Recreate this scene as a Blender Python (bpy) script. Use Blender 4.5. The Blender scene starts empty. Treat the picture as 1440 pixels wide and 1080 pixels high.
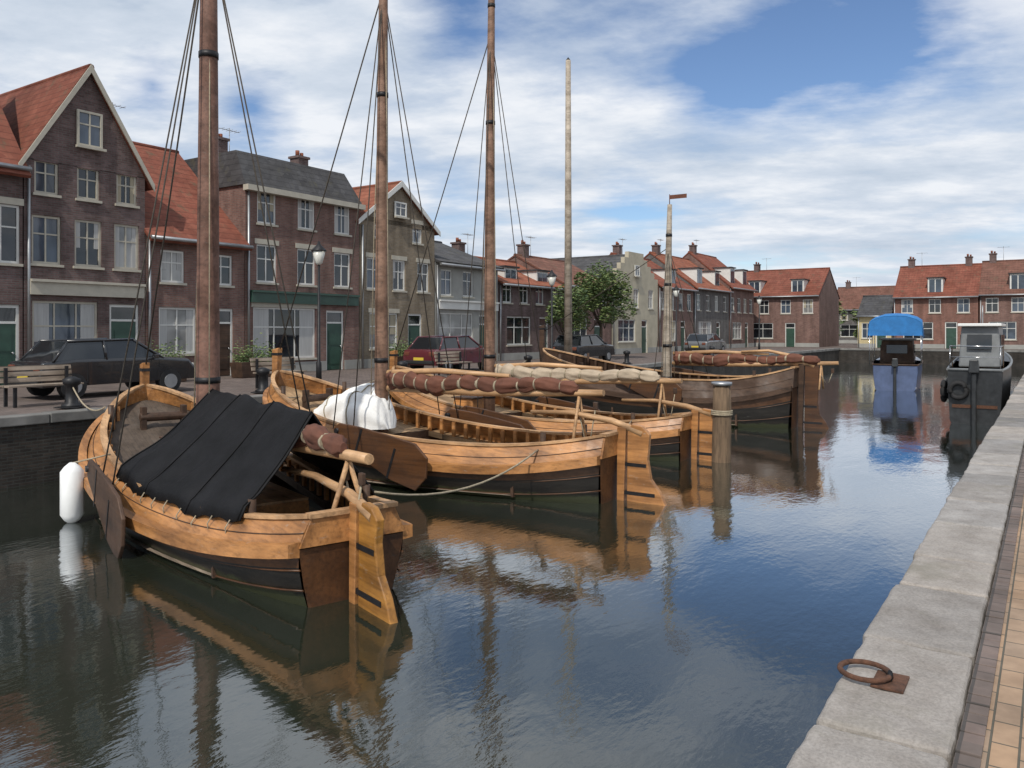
import bpy, bmesh, math, random
from mathutils import Vector, Matrix, noise
R=random.Random(7)
C=bpy.context.scene; COL=C.collection
PI=math.pi
# ------------------------------------------------------------------ frame of the harbour
# s runs along the basin, a across it (away from the near quay), z up from the water
HD=math.radians(33.8); DX,DY=math.sin(HD),math.cos(HD)
ROT=math.atan2(DY,DX)
def W(s,a,z=0.): return Vector((DX*s-DY*a, DY*s+DX*a, z))
F=1130.; HC=3.0; YH=465.
def s_at(px,a):
    r=(px-720)/F
    return a*(DY+DX*r)/(DX-DY*r)
def z_at(y,Y): return HC-(y-YH)*Y/F
# ------------------------------------------------------------------ materials
M={}
def nt(name,rough=.7,metal=0.,spec=.5):
    m=bpy.data.materials.new(name); m.use_nodes=True; n=m.node_tree.nodes; b=n['Principled BSDF']
    b.inputs['Roughness'].default_value=rough; b.inputs['Metallic'].default_value=metal
    b.inputs['Specular IOR Level'].default_value=spec
    return m,m.node_tree,b
def N(t,ty,**k):
    n=t.nodes.new(ty)
    for a,v in k.items(): setattr(n,a,v)
    return n
def coords(t,kind='Object',scale=(1,1,1),wall=False):
    tc=N(t,'ShaderNodeTexCoord'); out=tc.outputs[kind]
    if wall:
        s=N(t,'ShaderNodeSeparateXYZ'); t.links.new(out,s.inputs[0])
        ad=N(t,'ShaderNodeMath',operation='ADD'); t.links.new(s.outputs[0],ad.inputs[0]); t.links.new(s.outputs[1],ad.inputs[1])
        c=N(t,'ShaderNodeCombineXYZ'); t.links.new(ad.outputs[0],c.inputs[0]); t.links.new(s.outputs[2],c.inputs[1]); out=c.outputs[0]
    mp=N(t,'ShaderNodeMapping'); mp.inputs['Scale'].default_value=scale; t.links.new(out,mp.inputs[0])
    return mp.outputs[0]
def ramp(t,fac,stops):
    r=N(t,'ShaderNodeValToRGB'); e=r.color_ramp.elements
    while len(e)<len(stops): e.new(.5)
    for i,(p,c) in enumerate(stops): e[i].position=p; e[i].color=(*c,1)
    t.links.new(fac,r.inputs[0]); return r.outputs[0]
def mix(t,fac,a,b,mode='MIX'):
    m=N(t,'ShaderNodeMixRGB',blend_type=mode)
    for i,v in ((0,fac),(1,a),(2,b)):
        if hasattr(v,'is_linked') or hasattr(v,'links'): t.links.new(v,m.inputs[i])
        else: m.inputs[i].default_value=v if i==0 else (*v,1)
    return m.outputs[0]
def noi(t,vec,scale,detail=6,rough=.6):
    n=N(t,'ShaderNodeTexNoise'); n.inputs['Scale'].default_value=scale; n.inputs['Detail'].default_value=detail
    n.inputs['Roughness'].default_value=rough; t.links.new(vec,n.inputs[0]); return n.outputs[0]
def bump(t,b,h,strength=.3,dist=.02):
    n=N(t,'ShaderNodeBump'); n.inputs['Strength'].default_value=strength; n.inputs['Distance'].default_value=dist
    t.links.new(h,n.inputs['Height']); t.links.new(n.outputs[0],b.inputs['Normal'])
def sc(c,k): return tuple(min(1,x*k) for x in c)
def plain(name,col,rough=.6,metal=0.,var=.35,scale=3.,bmp=.1,spec=.5,stretch=(1,1,1)):
    m,t,b=nt(name,rough,metal,spec); v=coords(t,scale=stretch)
    n=noi(t,v,scale)
    t.links.new(ramp(t,n,[(.3,sc(col,1-var)),(.7,sc(col,1+var))]),b.inputs[0])
    if bmp: bump(t,b,noi(t,v,scale*6),bmp)
    M[name]=m; return m
def wood(name,col,rough=.4,var=.4,plank=0.,spec=.5):
    m,t,b=nt(name,rough,0,spec)
    g=noi(t,coords(t,scale=(.9,16,16)),1.3,9,.62); v2=coords(t); st=noi(t,v2,1.3,6,.65); sk=noi(t,coords(t,scale=(.6,5,5)),.8,3,.5); fl=noi(t,coords(t,scale=(1,1,3)),7,6,.7)
    c=ramp(t,g,[(.3,sc(col,1-var)),(.5,col),(.72,sc(col,1+var*.45))])
    c=mix(t,.8,c,ramp(t,sk,[(.36,(.52,.47,.42)),(.5,(.85,.82,.8)),(.62,(1.05,1.02,1))]),'MULTIPLY')
    c=mix(t,.6,c,ramp(t,st,[(.36,(.45,.42,.4)),(.55,(1,1,1))]),'MULTIPLY')
    gy=sum(col)/3*1.15
    c=mix(t,ramp(t,fl,[(.60,(0,0,0)),(.72,(.55,.55,.55))]),c,(gy*1.05,gy*.95,gy*.82))
    if plank:
        w=N(t,'ShaderNodeTexWave',wave_type='BANDS',bands_direction='Y',wave_profile='SAW'); w.inputs['Scale'].default_value=1/plank/6.283*3.14; w.inputs['Distortion'].default_value=0
        t.links.new(v2,w.inputs[0])
        c=mix(t,1,c,ramp(t,w.outputs[1],[(0,(.2,.2,.2)),(.07,(1,1,1))]),'MULTIPLY')
    t.links.new(c,b.inputs[0]); t.links.new(ramp(t,st,[(.35,(min(1,rough*1.7),)*3),(.65,(rough,)*3)]),b.inputs['Roughness'])
    bump(t,b,g,.3,.008); M[name]=m; return m
def brick(name,c1,c2,mortar,bw=.22,bh=.065,wall=True,rough=.85,ms=.01,off=.5,dirt=.45,bs=.4):
    m,t,b=nt(name,rough,0,.3)
    v=coords(t,wall=wall)
    k=N(t,'ShaderNodeTexBrick'); k.offset=off; t.links.new(v,k.inputs[0])
    k.inputs['Scale'].default_value=1; k.inputs['Mortar Size'].default_value=ms; k.inputs['Mortar Smooth'].default_value=.3
    k.inputs['Brick Width'].default_value=bw; k.inputs['Row Height'].default_value=bh; k.inputs['Bias'].default_value=-.1
    k.inputs['Color1'].default_value=(*c1,1); k.inputs['Color2'].default_value=(*c2,1); k.inputs['Mortar'].default_value=(*mortar,1)
    v2=coords(t); n=noi(t,v2,.8,7,.65); n2=noi(t,v2,9,3)
    c=mix(t,dirt,k.outputs[0],ramp(t,n,[(.32,(.35,.33,.3)),(.65,(1.0,1.0,1.0))]),'MULTIPLY')
    sn_=noi(t,coords(t,scale=(1.6,1.6,.22)),1.5,5,.6); c=mix(t,.5,c,ramp(t,sn_,[(.36,(.5,.48,.46)),(.55,(1,1,1)),(.68,(1.25,1.22,1.18))]),'MULTIPLY')
    c=mix(t,.35,c,ramp(t,n2,[(.3,(.5,.5,.5)),(.7,(1,1,1))]),'MULTIPLY')
    t.links.new(c,b.inputs[0])
    inv=N(t,'ShaderNodeMath',operation='SUBTRACT'); inv.inputs[0].default_value=1; t.links.new(k.outputs[1],inv.inputs[1])
    ad=N(t,'ShaderNodeMath',operation='MULTIPLY_ADD'); t.links.new(n2,ad.inputs[0]); ad.inputs[1].default_value=.5; t.links.new(inv.outputs[0],ad.inputs[2])
    bump(t,b,ad.outputs[0],bs,.008); M[name]=m; return m
def tile(name,c1,c2):
    m,t,b=nt(name,.75,0,.3)
    v=coords(t,wall=False)
    # rows follow the slope (z), columns the ridge (x)
    s=N(t,'ShaderNodeSeparateXYZ'); t.links.new(v,s.inputs[0])
    def wave(o,f):
        a=N(t,'ShaderNodeMath',operation='MULTIPLY'); t.links.new(o,a.inputs[0]); a.inputs[1].default_value=f
        f2=N(t,'ShaderNodeMath',operation='FRACT'); t.links.new(a.outputs[0],f2.inputs[0]); return f2.outputs[0]
    wx=wave(s.outputs[0],4.2); wz=wave(s.outputs[2],4.4)
    pr=N(t,'ShaderNodeMath',operation='MULTIPLY'); t.links.new(wx,pr.inputs[0]); t.links.new(wz,pr.inputs[1])
    h=N(t,'ShaderNodeMath',operation='ADD'); t.links.new(wx,h.inputs[0]); t.links.new(wz,h.inputs[1])
    vv=coords(t,scale=(4.2,4.2,4.4)); wn=N(t,'ShaderNodeTexVoronoi'); t.links.new(vv,wn.inputs[0]); wn.inputs['Scale'].default_value=1
    bwn=N(t,'ShaderNodeRGBToBW'); t.links.new(wn.outputs['Color'],bwn.inputs[0])
    c=mix(t,bwn.outputs[0],c1,c2)
    c=mix(t,.6,c,ramp(t,noi(t,coords(t),.9,6),[(.35,(.45,.42,.38)),(.62,(1,1,1))]),'MULTIPLY')
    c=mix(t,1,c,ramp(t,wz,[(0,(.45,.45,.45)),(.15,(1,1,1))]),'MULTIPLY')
    c=mix(t,ramp(t,noi(t,coords(t,scale=(1,1,.6)),2.2,8,.72),[(.55,(0,0,0)),(.68,(.65,.65,.65))]),c,(.10,.095,.06))
    t.links.new(c,b.inputs[0]); bump(t,b,h.outputs[0],1.0,.06); M[name]=m; return m
# brick and roof colours (real-world base colours)
brick('brick_dark',(.14,.085,.08),(.22,.145,.14),(.16,.15,.14))
brick('brick_brown',(.2,.1,.085),(.29,.16,.13),(.2,.18,.16))
brick('brick_red',(.22,.09,.065),(.3,.125,.09),(.22,.19,.17))
brick('brick_ochre',(.26,.2,.13),(.33,.26,.18),(.25,.23,.2))
brick('brick_grey',(.12,.11,.11),(.18,.165,.16),(.2,.2,.19))
brick('quay_brick',(.04,.034,.03),(.075,.06,.05),(.06,.06,.055),ms=.012,dirt=.8)
brick('paving',(.46,.31,.2),(.36,.27,.2),(.13,.12,.095),bw=.21,bh=.1,wall=False,ms=.005,dirt=.5,bs=.7)
brick('street_paving',(.22,.17,.15),(.17,.14,.125),(.1,.09,.085),bw=.2,bh=.1,wall=False,ms=.008)
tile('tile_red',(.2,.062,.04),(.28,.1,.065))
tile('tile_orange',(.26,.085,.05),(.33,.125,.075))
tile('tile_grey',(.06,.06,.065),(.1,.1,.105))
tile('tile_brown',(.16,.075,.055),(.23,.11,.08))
plain('plaster_cream',(.42,.38,.29),.9,var=.15,scale=1.2)
plain('plaster_grey',(.3,.3,.28),.9,var=.15,scale=1.2)
plain('plaster_yellow',(.5,.42,.24),.9,var=.12)
plain('kerb_dark',(.17,.165,.155),.9,var=.35,scale=2)
plain('rust',(.1,.045,.025),.85,var=.5,scale=30,bmp=.5)
plain('trim_white',(.6,.6,.57),.5,var=.08,scale=2)
plain('trim_cream',(.42,.39,.32),.5,var=.12)
plain('curtain_white',(.4,.4,.39),.9,var=.15,scale=14,stretch=(1,1,.05))
plain('curtain_cream',(.34,.3,.22),.9,var=.15,scale=14,stretch=(1,1,.05))
plain('trim_green',(.03,.07,.05),.4,var=.2)
plain('black_iron',(.02,.02,.022),.5,.4,var=.4,scale=8)
plain('galvanised',(.35,.36,.37),.45,.8,var=.15)
plain('chrome',(.6,.6,.6),.2,1,var=.05,bmp=0)
plain('plate_yellow',(.6,.45,.05),.5,var=.05,bmp=0)
plain('rubber',(.015,.015,.016),.8,var=.3)
plain('rope',(.32,.27,.19),.9,var=.3,scale=20)
plain('rope_dark',(.06,.05,.04),.9,var=.3,scale=20)
m,t,b=nt('tar',.45); v=coords(t); s3=N(t,'ShaderNodeSeparateXYZ'); t.links.new(v,s3.inputs[0])
nn=noi(t,v,5,6,.65); zq=N(t,'ShaderNodeMath',operation='MULTIPLY_ADD'); t.links.new(nn,zq.inputs[0]); zq.inputs[1].default_value=-.22; t.links.new(s3.outputs[2],zq.inputs[2])
c=ramp(t,noi(t,coords(t,scale=(1,1,6)),1.5,6),[(.3,(.007,.006,.005)),(.7,(.022,.018,.014))])
c=mix(t,ramp(t,zq.outputs[0],[(.0,(1,1,1)),(.05,(0,0,0))]),c,(.035,.04,.018)); t.links.new(c,b.inputs[0]); bump(t,b,nn,.4,.02); M['tar']=m
plain('black_canvas',(.006,.006,.007),.65,var=.6,scale=2.5,bmp=.5,spec=.22)
plain('brown_canvas',(.13,.05,.03),.85,var=.35,scale=2.5,bmp=.4)
plain('tan_canvas',(.42,.34,.25),.85,var=.2,scale=3,bmp=.4)
plain('white_canvas',(.8,.8,.78),.85,var=.06,scale=3,bmp=.4)
plain('blue_canvas',(.02,.16,.42),.7,var=.2,scale=3,bmp=.3)
plain('white_gel',(.75,.76,.74),.25,var=.06,scale=2,bmp=0)
plain('fender_white',(.82,.83,.82),.4,var=.05,scale=4,bmp=0)
plain('blue_paint',(.08,.11,.2),.3,var=.2,bmp=0)
plain('steel_dark',(.03,.032,.034),.4,.2,var=.4,scale=5)
plain('steel_grey',(.17,.18,.185),.45,var=.2,scale=4)
plain('leaf_a',(.11,.17,.06),.7,var=.4,scale=6,bmp=0)
plain('leaf_b',(.17,.21,.07),.7,var=.4,scale=6,bmp=0)
plain('bark',(.09,.07,.05),.9,var=.4,scale=5,bmp=.5)
plain('earth',(.1,.08,.06),.95)
plain('post_wood',(.15,.1,.06),.85,var=.4,scale=3,bmp=.6,stretch=(6,6,.8))
plain('bed_mud',(.04,.045,.035),.9)
wood('varnish',(.50,.24,.085),.3)
wood('varnish_pale',(.6,.37,.19),.42)
wood('hull_brown',(.095,.04,.014),.38)
wood('spar',(.26,.155,.105),.5)
wood('spar_red',(.2,.105,.075),.5)
wood('pole_pale',(.42,.37,.3),.5)
wood('deck_dark',(.10,.075,.055),.6,plank=.14)
wood('plank_deck',(.42,.28,.15),.55,plank=.14)
wood('plank_grey',(.36,.3,.24),.7,plank=.14)
wood('rudder_wood',(.40,.19,.04),.3)
wood('dark_wood',(.075,.04,.022),.5)
def glass(name,col,rough=.04):
    m,t,b=nt(name,rough,0,.8); v=coords(t)
    t.links.new(ramp(t,noi(t,v,.7,2),[(.4,col),(.6,sc(col,2.2))]),b.inputs[0])
    bump(t,b,noi(t,v,1.5,1),.05,.05); M[name]=m
glass('pane_dark',(.012,.014,.016)); glass('pane_blue',(.03,.04,.055)); glass('pane_curtain',(.16,.16,.155),.1)
def paint(name,col):
    m,t,b=nt(name,.25); b.inputs[0].default_value=(*col,1); b.inputs['Coat Weight'].default_value=.7; M[name]=m
paint('paint_black',(.012,.012,.014)); paint('paint_grey',(.12,.125,.13)); paint('paint_silver',(.32,.33,.34)); paint('paint_wine',(.1,.02,.025))
def lamp_glass():
    m,t,b=nt('lamp_glass',.3); b.inputs[0].default_value=(.6,.6,.55,1); M['lamp_glass']=m
lamp_glass()
# kerb stone: tone per stone comes from a colour attribute
m,t,b=nt('kerb_stone',.8,0,.3); at=N(t,'ShaderNodeAttribute',attribute_name='tone'); v=coords(t)
n=noi(t,v,3,8,.7); n2=noi(t,v,60,4,.7); n3=noi(t,v,1.7,7,.7)
c=mix(t,1,at.outputs['Color'],ramp(t,n,[(.3,(.62,.6,.58)),(.65,(1,1,1))]),'MULTIPLY')
c=mix(t,.5,c,ramp(t,n2,[(.35,(.5,.5,.5)),(.6,(1,1,1))]),'MULTIPLY')
c=mix(t,ramp(t,n3,[(.54,(0,0,0)),(.68,(.7,.7,.7))]),c,(.2,.185,.15))
t.links.new(c,b.inputs[0]); ad=N(t,'ShaderNodeMath',operation='MULTIPLY_ADD'); t.links.new(n2,ad.inputs[0]); ad.inputs[1].default_value=.3; t.links.new(n,ad.inputs[2])
bump(t,b,ad.outputs[0],.6,.02); M['kerb_stone']=m
# water
m,t,b=nt('water',.6,0,.0); b.inputs[0].default_value=(.019,.023,.015,1)
v=coords(t); n1=noi(t,coords(t,scale=(.5,1.2,1)),1.3,3,.5); n2=noi(t,coords(t,scale=(1,2,1)),7,3,.5); n3=noi(t,v,.22,2,.5)
a1=N(t,'ShaderNodeMath',operation='MULTIPLY_ADD'); t.links.new(n2,a1.inputs[0]); a1.inputs[1].default_value=.22; t.links.new(n1,a1.inputs[2])
st=N(t,'ShaderNodeMath',operation='MULTIPLY'); t.links.new(ramp(t,n3,[(.35,(.35,.35,.35)),(.7,(1,1,1))]),st.inputs[0]); t.links.new(a1.outputs[0],st.inputs[1])
bn=N(t,'ShaderNodeBump'); bn.inputs['Strength'].default_value=.4; bn.inputs['Distance'].default_value=.034; t.links.new(st.outputs[0],bn.inputs['Height'])
gl=N(t,'ShaderNodeBsdfGlossy'); gl.inputs['Roughness'].default_value=.04; gl.inputs['Color'].default_value=(.93,.96,1,1); t.links.new(bn.outputs[0],gl.inputs['Normal'])
lw=N(t,'ShaderNodeLayerWeight'); lw.inputs[0].default_value=.5; t.links.new(bn.outputs[0],lw.inputs['Normal'])
pw_=ramp(t,lw.outputs['Facing'],[(0,(.02,)*3),(.45,(.14,)*3),(.55,(.21,)*3),(.65,(.25,)*3),(.74,(.44,)*3),(.82,(.70,)*3),(.92,(.84,)*3),(1,(.95,)*3)])
ms=N(t,'ShaderNodeMixShader'); t.links.new(pw_,ms.inputs[0]); t.links.new(b.outputs[0],ms.inputs[1]); t.links.new(gl.outputs[0],ms.inputs[2])
t.links.new(ms.outputs[0],t.nodes['Material Output'].inputs[0])
M['water']=m
# ------------------------------------------------------------------ mesh helpers
class MB:
    def __init__(s): s.v=[];s.f=[];s.mi=[];s.sm=[]
    def face(s,pts,mi=0,sm=False):
        i=len(s.v); s.v+= [tuple(p) for p in pts]; s.f.append(tuple(range(i,i+len(pts)))); s.mi.append(mi); s.sm.append(sm)
    def box(s,c,d,mat=None,mi=0,taper=1.):
        x,y,z=[q/2 for q in d]; P=[]
        for sz in (-1,1):
            k=taper if sz>0 else 1
            for sx,sy in ((-1,-1),(1,-1),(1,1),(-1,1)):
                p=Vector((sx*x*k,sy*y*k,sz*z))
                if mat: p=mat@p
                P.append(Vector(c)+p)
        i=len(s.v); s.v+=[tuple(p) for p in P]
        for f in ((3,2,1,0),(4,5,6,7),(0,1,5,4),(1,2,6,5),(2,3,7,6),(3,0,4,7)):
            s.f.append(tuple(i+k for k in f)); s.mi.append(mi); s.sm.append(False)
        return s
    def b2(s,p,q,mi=0): return s.box([(p[k]+q[k])/2 for k in range(3)],[abs(q[k]-p[k]) for k in range(3)],mi=mi)
    def tube(s,pts,rad,n=10,mi=0,cap=True,flat=1.):
        pts=[Vector(p) for p in pts]; m=len(pts)
        if not hasattr(rad,'__len__'): rad=[rad]*m
        rings=[]
        for k,p in enumerate(pts):
            tn=(pts[min(k+1,m-1)]-pts[max(k-1,0)]).normalized()
            up=Vector((0,0,1)) if abs(tn.z)<.9 else Vector((0,1,0))
            u=tn.cross(up).normalized(); w=u.cross(tn).normalized()
            i=len(s.v); rings.append(i)
            for j in range(n):
                an=2*PI*j/n; s.v.append(tuple(p+rad[k]*(math.cos(an)*u+math.sin(an)*w*flat)))
        for k in range(m-1):
            for j in range(n):
                a,b_=rings[k]+j,rings[k]+(j+1)%n; c,d=rings[k+1]+(j+1)%n,rings[k+1]+j
                s.f.append((a,b_,c,d)); s.mi.append(mi); s.sm.append(True)
        if cap:
            s.f.append(tuple(rings[0]+j for j in range(n))[::-1]); s.mi.append(mi); s.sm.append(False)
            s.f.append(tuple(rings[-1]+j for j in range(n))); s.mi.append(mi); s.sm.append(False)
        return s
    def grid(s,rows,mi=0,sm=True,mis=None):
        i=len(s.v); n=len(rows[0])
        for r in rows: s.v+=[tuple(p) for p in r]
        for a in range(len(rows)-1):
            for k in range(n-1):
                s.f.append((i+a*n+k,i+a*n+k+1,i+(a+1)*n+k+1,i+(a+1)*n+k)); s.mi.append(mis[k] if mis else mi); s.sm.append(sm)
        return s
    def prism(s,pts,off,mi=0):
        """closed outline extruded by vector off"""
        off=Vector(off); A=[Vector(p) for p in pts]; B=[p+off for p in A]; n=len(A); i=len(s.v)
        s.v+=[tuple(p) for p in A+B]
        s.f.append(tuple(i+k for k in range(n))); s.f.append(tuple(i+n+k for k in reversed(range(n))))
        s.mi+=[mi,mi]; s.sm+=[False,False]
        for k in range(n):
            s.f.append((i+k,i+n+k,i+n+(k+1)%n,i+(k+1)%n)); s.mi.append(mi); s.sm.append(False)
        return s
def build(mb,name,mats,parent=None,bevel=0.,weld=False):
    me=bpy.data.meshes.new(name); me.from_pydata(mb.v,[],mb.f)
    if isinstance(mats,str): mats=[mats]
    for k in mats: me.materials.append(M[k])
    me.polygons.foreach_set('material_index',mb.mi); me.polygons.foreach_set('use_smooth',mb.sm)
    bm=bmesh.new(); bm.from_mesh(me)
    if weld: bmesh.ops.remove_doubles(bm,verts=bm.verts,dist=.0008)
    bmesh.ops.recalc_face_normals(bm,faces=bm.faces); bm.to_mesh(me); bm.free(); me.update()
    o=bpy.data.objects.new(name,me); COL.objects.link(o)
    if parent: o.parent=parent
    if bevel:
        md=o.modifiers.new('bevel','BEVEL'); md.width=bevel; md.segments=2; md.limit_method='ANGLE'
    return o
def build_each(mb,name,mats,parent=None,bevel=0.):
    par=list(range(len(mb.v)))
    def fi(x):
        while par[x]!=x: par[x]=par[par[x]]; x=par[x]
        return x
    for f in mb.f:
        for q in f[1:]: par[fi(q)]=fi(f[0])
    g={}
    for i,f in enumerate(mb.f): g.setdefault(fi(f[0]),[]).append(i)
    out=[]
    for ids in g.values():
        m=MB(); mp={}
        for i in ids:
            nf=[]
            for q in mb.f[i]:
                if q not in mp: mp[q]=len(m.v); m.v.append(mb.v[q])
                nf.append(mp[q])
            m.f.append(tuple(nf)); m.mi.append(mb.mi[i]); m.sm.append(mb.sm[i])
        out.append(build(m,name,mats,parent,bevel))
    return out
def tag(o,label,cat,group=None):
    o['label']=label; o['category']=cat
    if group: o['group']=group
    return o
def empty(name,loc,rz,label,cat,group=None):
    o=bpy.data.objects.new(name,None); COL.objects.link(o); o.location=loc; o.rotation_euler=(0,0,rz); o.empty_display_size=.3
    return tag(o,label,cat,group)
def struct(o): o['kind']='structure'; return o
def copy_tree(o,parent=None):
    c=o.copy(); COL.objects.link(c)
    if parent: c.parent=parent
    for ch in list(o.children): copy_tree(ch,c)
    return c
# ------------------------------------------------------------------ setting
QZ=1.35; EDGE=.84; BACK=-16.; LQ=16.5; HF=25.; END=80.; EH=84.
def at_quay(o): o.rotation_euler=(0,0,ROT); return o
mb=MB(); mb.face([(-900,-300,-2.2),(1500,-300,-2.2),(1500,1500,-2.2),(-900,1500,-2.2)]); struct(at_quay(build(mb,'ground','bed_mud')))
mb=MB(); mb.face([(-60,.2,0),(END+2,.2,0),(END+2,LQ+.5,0),(-60,LQ+.5,0)]); struct(at_quay(build(mb,'water','water')))
# near quay
mb=MB(); mb.b2((-60,BACK-60,-2),(END+200,EDGE-.6,QZ-.012)); struct(at_quay(build(mb,'quay_pavement','paving')))
mb=MB(); mb.b2((-60,EDGE-.6,-2),(END,EDGE-.06,QZ-.25)); struct(at_quay(build(mb,'quay_wall','quay_brick')))
mb=MB(); tones=[]
s=-3.
while s<END:
    L=R.uniform(.72,1.25); nb=len(mb.f)
    z=QZ+R.uniform(-.006,.008); e=R.uniform(-.012,.012)
    mb.b2((s+.012,EDGE-.52,QZ-.3),(s+L-.012,EDGE+e,z))
    k=R.uniform(.78,1.1); w_=R.uniform(-.012,.012); base=(.41*k+w_,.378*k,.348*k-w_)
    if R.random()<.22: base=tuple(q*.72 for q in base)
    tones+= [(*base,1)]*6; s+=L
kb=build(mb,'kerb_stones','kerb_stone'); ca=kb.data.color_attributes.new('tone','FLOAT_COLOR','CORNER')
for p in kb.data.polygons:
    for li in p.loop_indices: ca.data[li].color=tones[p.index]
md=kb.modifiers.new('bevel','BEVEL'); md.width=.028; md.segments=3
sb=kb.modifiers.new('cuts','SUBSURF'); sb.subdivision_type='SIMPLE'; sb.levels=4; sb.render_levels=4
tx=bpy.data.textures.new('chips','CLOUDS'); tx.noise_scale=.16; tx.noise_depth=4
dm=kb.modifiers.new('rough','DISPLACE'); dm.texture=tx; dm.strength=.022; dm.mid_level=.5; dm.texture_coords='LOCAL'
struct(at_quay(kb))
# narrow gutter of soldier bricks between kerb and paving
mb=MB(); s=-3
while s<40:
    mb.b2((s,EDGE-.62,QZ-.1),(s+.094,EDGE-.53,QZ+R.uniform(-.006,.003))); s+=.1
struct(at_quay(build(mb,'gutter_bricks','street_paving',bevel=.004)))
# far quay, end quay
mb=MB(); mb.b2((-60,LQ+.35,-2),(END+.4,HF+40,QZ-.01)); mb.b2((END+.4,EDGE-.6,-2),(END+200,HF+40,QZ-.01)); struct(at_quay(build(mb,'street','street_paving')))
mb=MB(); mb.b2((-60,LQ,-2),(END,LQ+.35,QZ-.16)); mb.b2((END,EDGE-.6,-2),(END+.35,LQ+.35,QZ-.16)); struct(at_quay(build(mb,'far_quay_wall','quay_brick')))
mb=MB()
s=-60
while s<END:
    L=R.uniform(.9,1.4); mb.b2((s+.008,LQ-.06,QZ-.18),(s+L-.008,LQ+.36,QZ+R.uniform(0,.02))); s+=L
a=EDGE
while a<LQ-.4: mb.b2((END-.06,a+.008,QZ-.18),(END+.36,min(a+1.2,LQ-.07),QZ+R.uniform(0,.02))); a+=1.2
struct(at_quay(build(mb,'far_kerb','kerb_dark',bevel=.02)))
# ------------------------------------------------------------------ houses
def window(root,x,z,w,h,y,depth=.12,cols=2,rows=2,frame='trim_white',pane=None,lintel=None):
    """frame set into an opening; x,z lower left corner; y of facade face (canal side is -y)"""
    mb=MB(); fw=.07; y0=y+depth-.07; y1=y+depth
    mb.b2((x,y0,z),(x+fw,y1,z+h)); mb.b2((x+w-fw,y0,z),(x+w,y1,z+h))
    mb.b2((x+fw,y0,z),(x+w-fw,y1,z+fw)); mb.b2((x+fw,y0,z+h-fw),(x+w-fw,y1,z+h))
    for k in range(1,cols):
        xx=x+w*k/cols; mb.b2((xx-.022,y0+.012,z+fw),(xx+.022,y1,z+h-fw))
    for k in range(1,rows):
        zz=z+h*(k/rows if rows!=2 else .62); mb.b2((x+fw,y0+.016,zz-.022),(x+w-fw,y1,zz+.022))
    f=build(mb,'window',frame,root)
    if R.random()<.45:
        cu=MB(); cw=w*R.uniform(.16,.26); zt_=z+h-fw; zb=z+fw+(h*.35 if R.random()<.4 else 0)
        cu.b2((x+fw,y1-.045,zb),(x+fw+cw,y1-.032,zt_)); cu.b2((x+w-fw-cw,y1-.045,zb),(x+w-fw,y1-.032,zt_)); build_each(cu,'curtain',R.choice(['curtain_white','curtain_cream']),f)
    p=MB(); p.b2((x+fw*.5,y1-.03,z+fw*.5),(x+w-fw*.5,y1-.01,z+h-fw*.5)); build(p,'pane',pane or R.choice(['pane_dark','pane_dark','pane_blue','pane_curtain']),f)
    sl=MB(); sl.b2((x-.06,y-.07,z-.08),(x+w+.06,y+depth-.075,z-.003)); build(sl,'sill','trim_cream',f)
    if lintel:
        l=MB(); l.b2((x-.1,y-.025,z+h+.004),(x+w+.1,y+.05,z+h+.2)); build(l,'lintel',lintel,f)
    return f
def door(root,x,w,h,y,mat='trim_green'):
    mb=MB(); y1=y+.12
    mb.b2((x,y1-.07,0),(x+.08,y1,h)); mb.b2((x+w-.08,y1-.07,0),(x+w,y1,h)); mb.b2((x+.08,y1-.07,h-.09),(x+w-.08,y1,h)); mb.b2((x+.08,y1-.07,h-.55),(x+w-.08,y1,h-.48))
    f=build(mb,'door_frame','trim_white',root)
    d=MB(); d.b2((x+.08,y1-.05,.02),(x+w-.08,y1,h-.55)); 
    for q in (.25,1.05): d.b2((x+.2,y1-.065,q),(x+w-.2,y1-.05,q+.6))
    build(d,'door',mat,f); g=MB(); g.b2((x+.08,y1-.03,h-.48),(x+w-.08,y1-.01,h-.09)); build(g,'fanlight','pane_dark',f)
    k=MB(); k.tube([(x+w-.18,y1-.12,1.0),(x+w-.18,y1-.06,1.0)],.03,8); build(k,'handle','chrome',f)
def wall_with_holes(mb,w,h,holes,y,depth=.12,x0=0,z0=0):
    xs=sorted({x0,w,*[q[0] for q in holes],*[q[0]+q[2] for q in holes]}); zs=sorted({z0,h,*[q[1] for q in holes],*[q[1]+q[3] for q in holes]})
    for i in range(len(xs)-1):
        for j in range(len(zs)-1):
            cx=(xs[i]+xs[i+1])/2; cz=(zs[j]+zs[j+1])/2
            if any(q[0]<cx<q[0]+q[2] and q[1]<cz<q[1]+q[3] for q in holes): continue
            mb.face([(xs[i],y,zs[j]),(xs[i+1],y,zs[j]),(xs[i+1],y,zs[j+1]),(xs[i],y,zs[j+1])])
    for (x,z,ww,hh) in holes:
        e=depth
        mb.face([(x,y,z),(x,y+e,z),(x,y+e,z+hh),(x,y,z+hh)]); mb.face([(x+ww,y,z),(x+ww,y+e,z),(x+ww,y+e,z+hh),(x+ww,y,z+hh)])
        mb.face([(x,y,z),(x+ww,y,z),(x+ww,y+e,z),(x,y+e,z)]); mb.face([(x,y,z+hh),(x+ww,y,z+hh),(x+ww,y+e,z+hh),(x,y+e,z+hh)])
        mb.face([(x,y+e,z),(x+ww,y+e,z),(x+ww,y+e,z+hh),(x,y+e,z+hh)])
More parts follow.
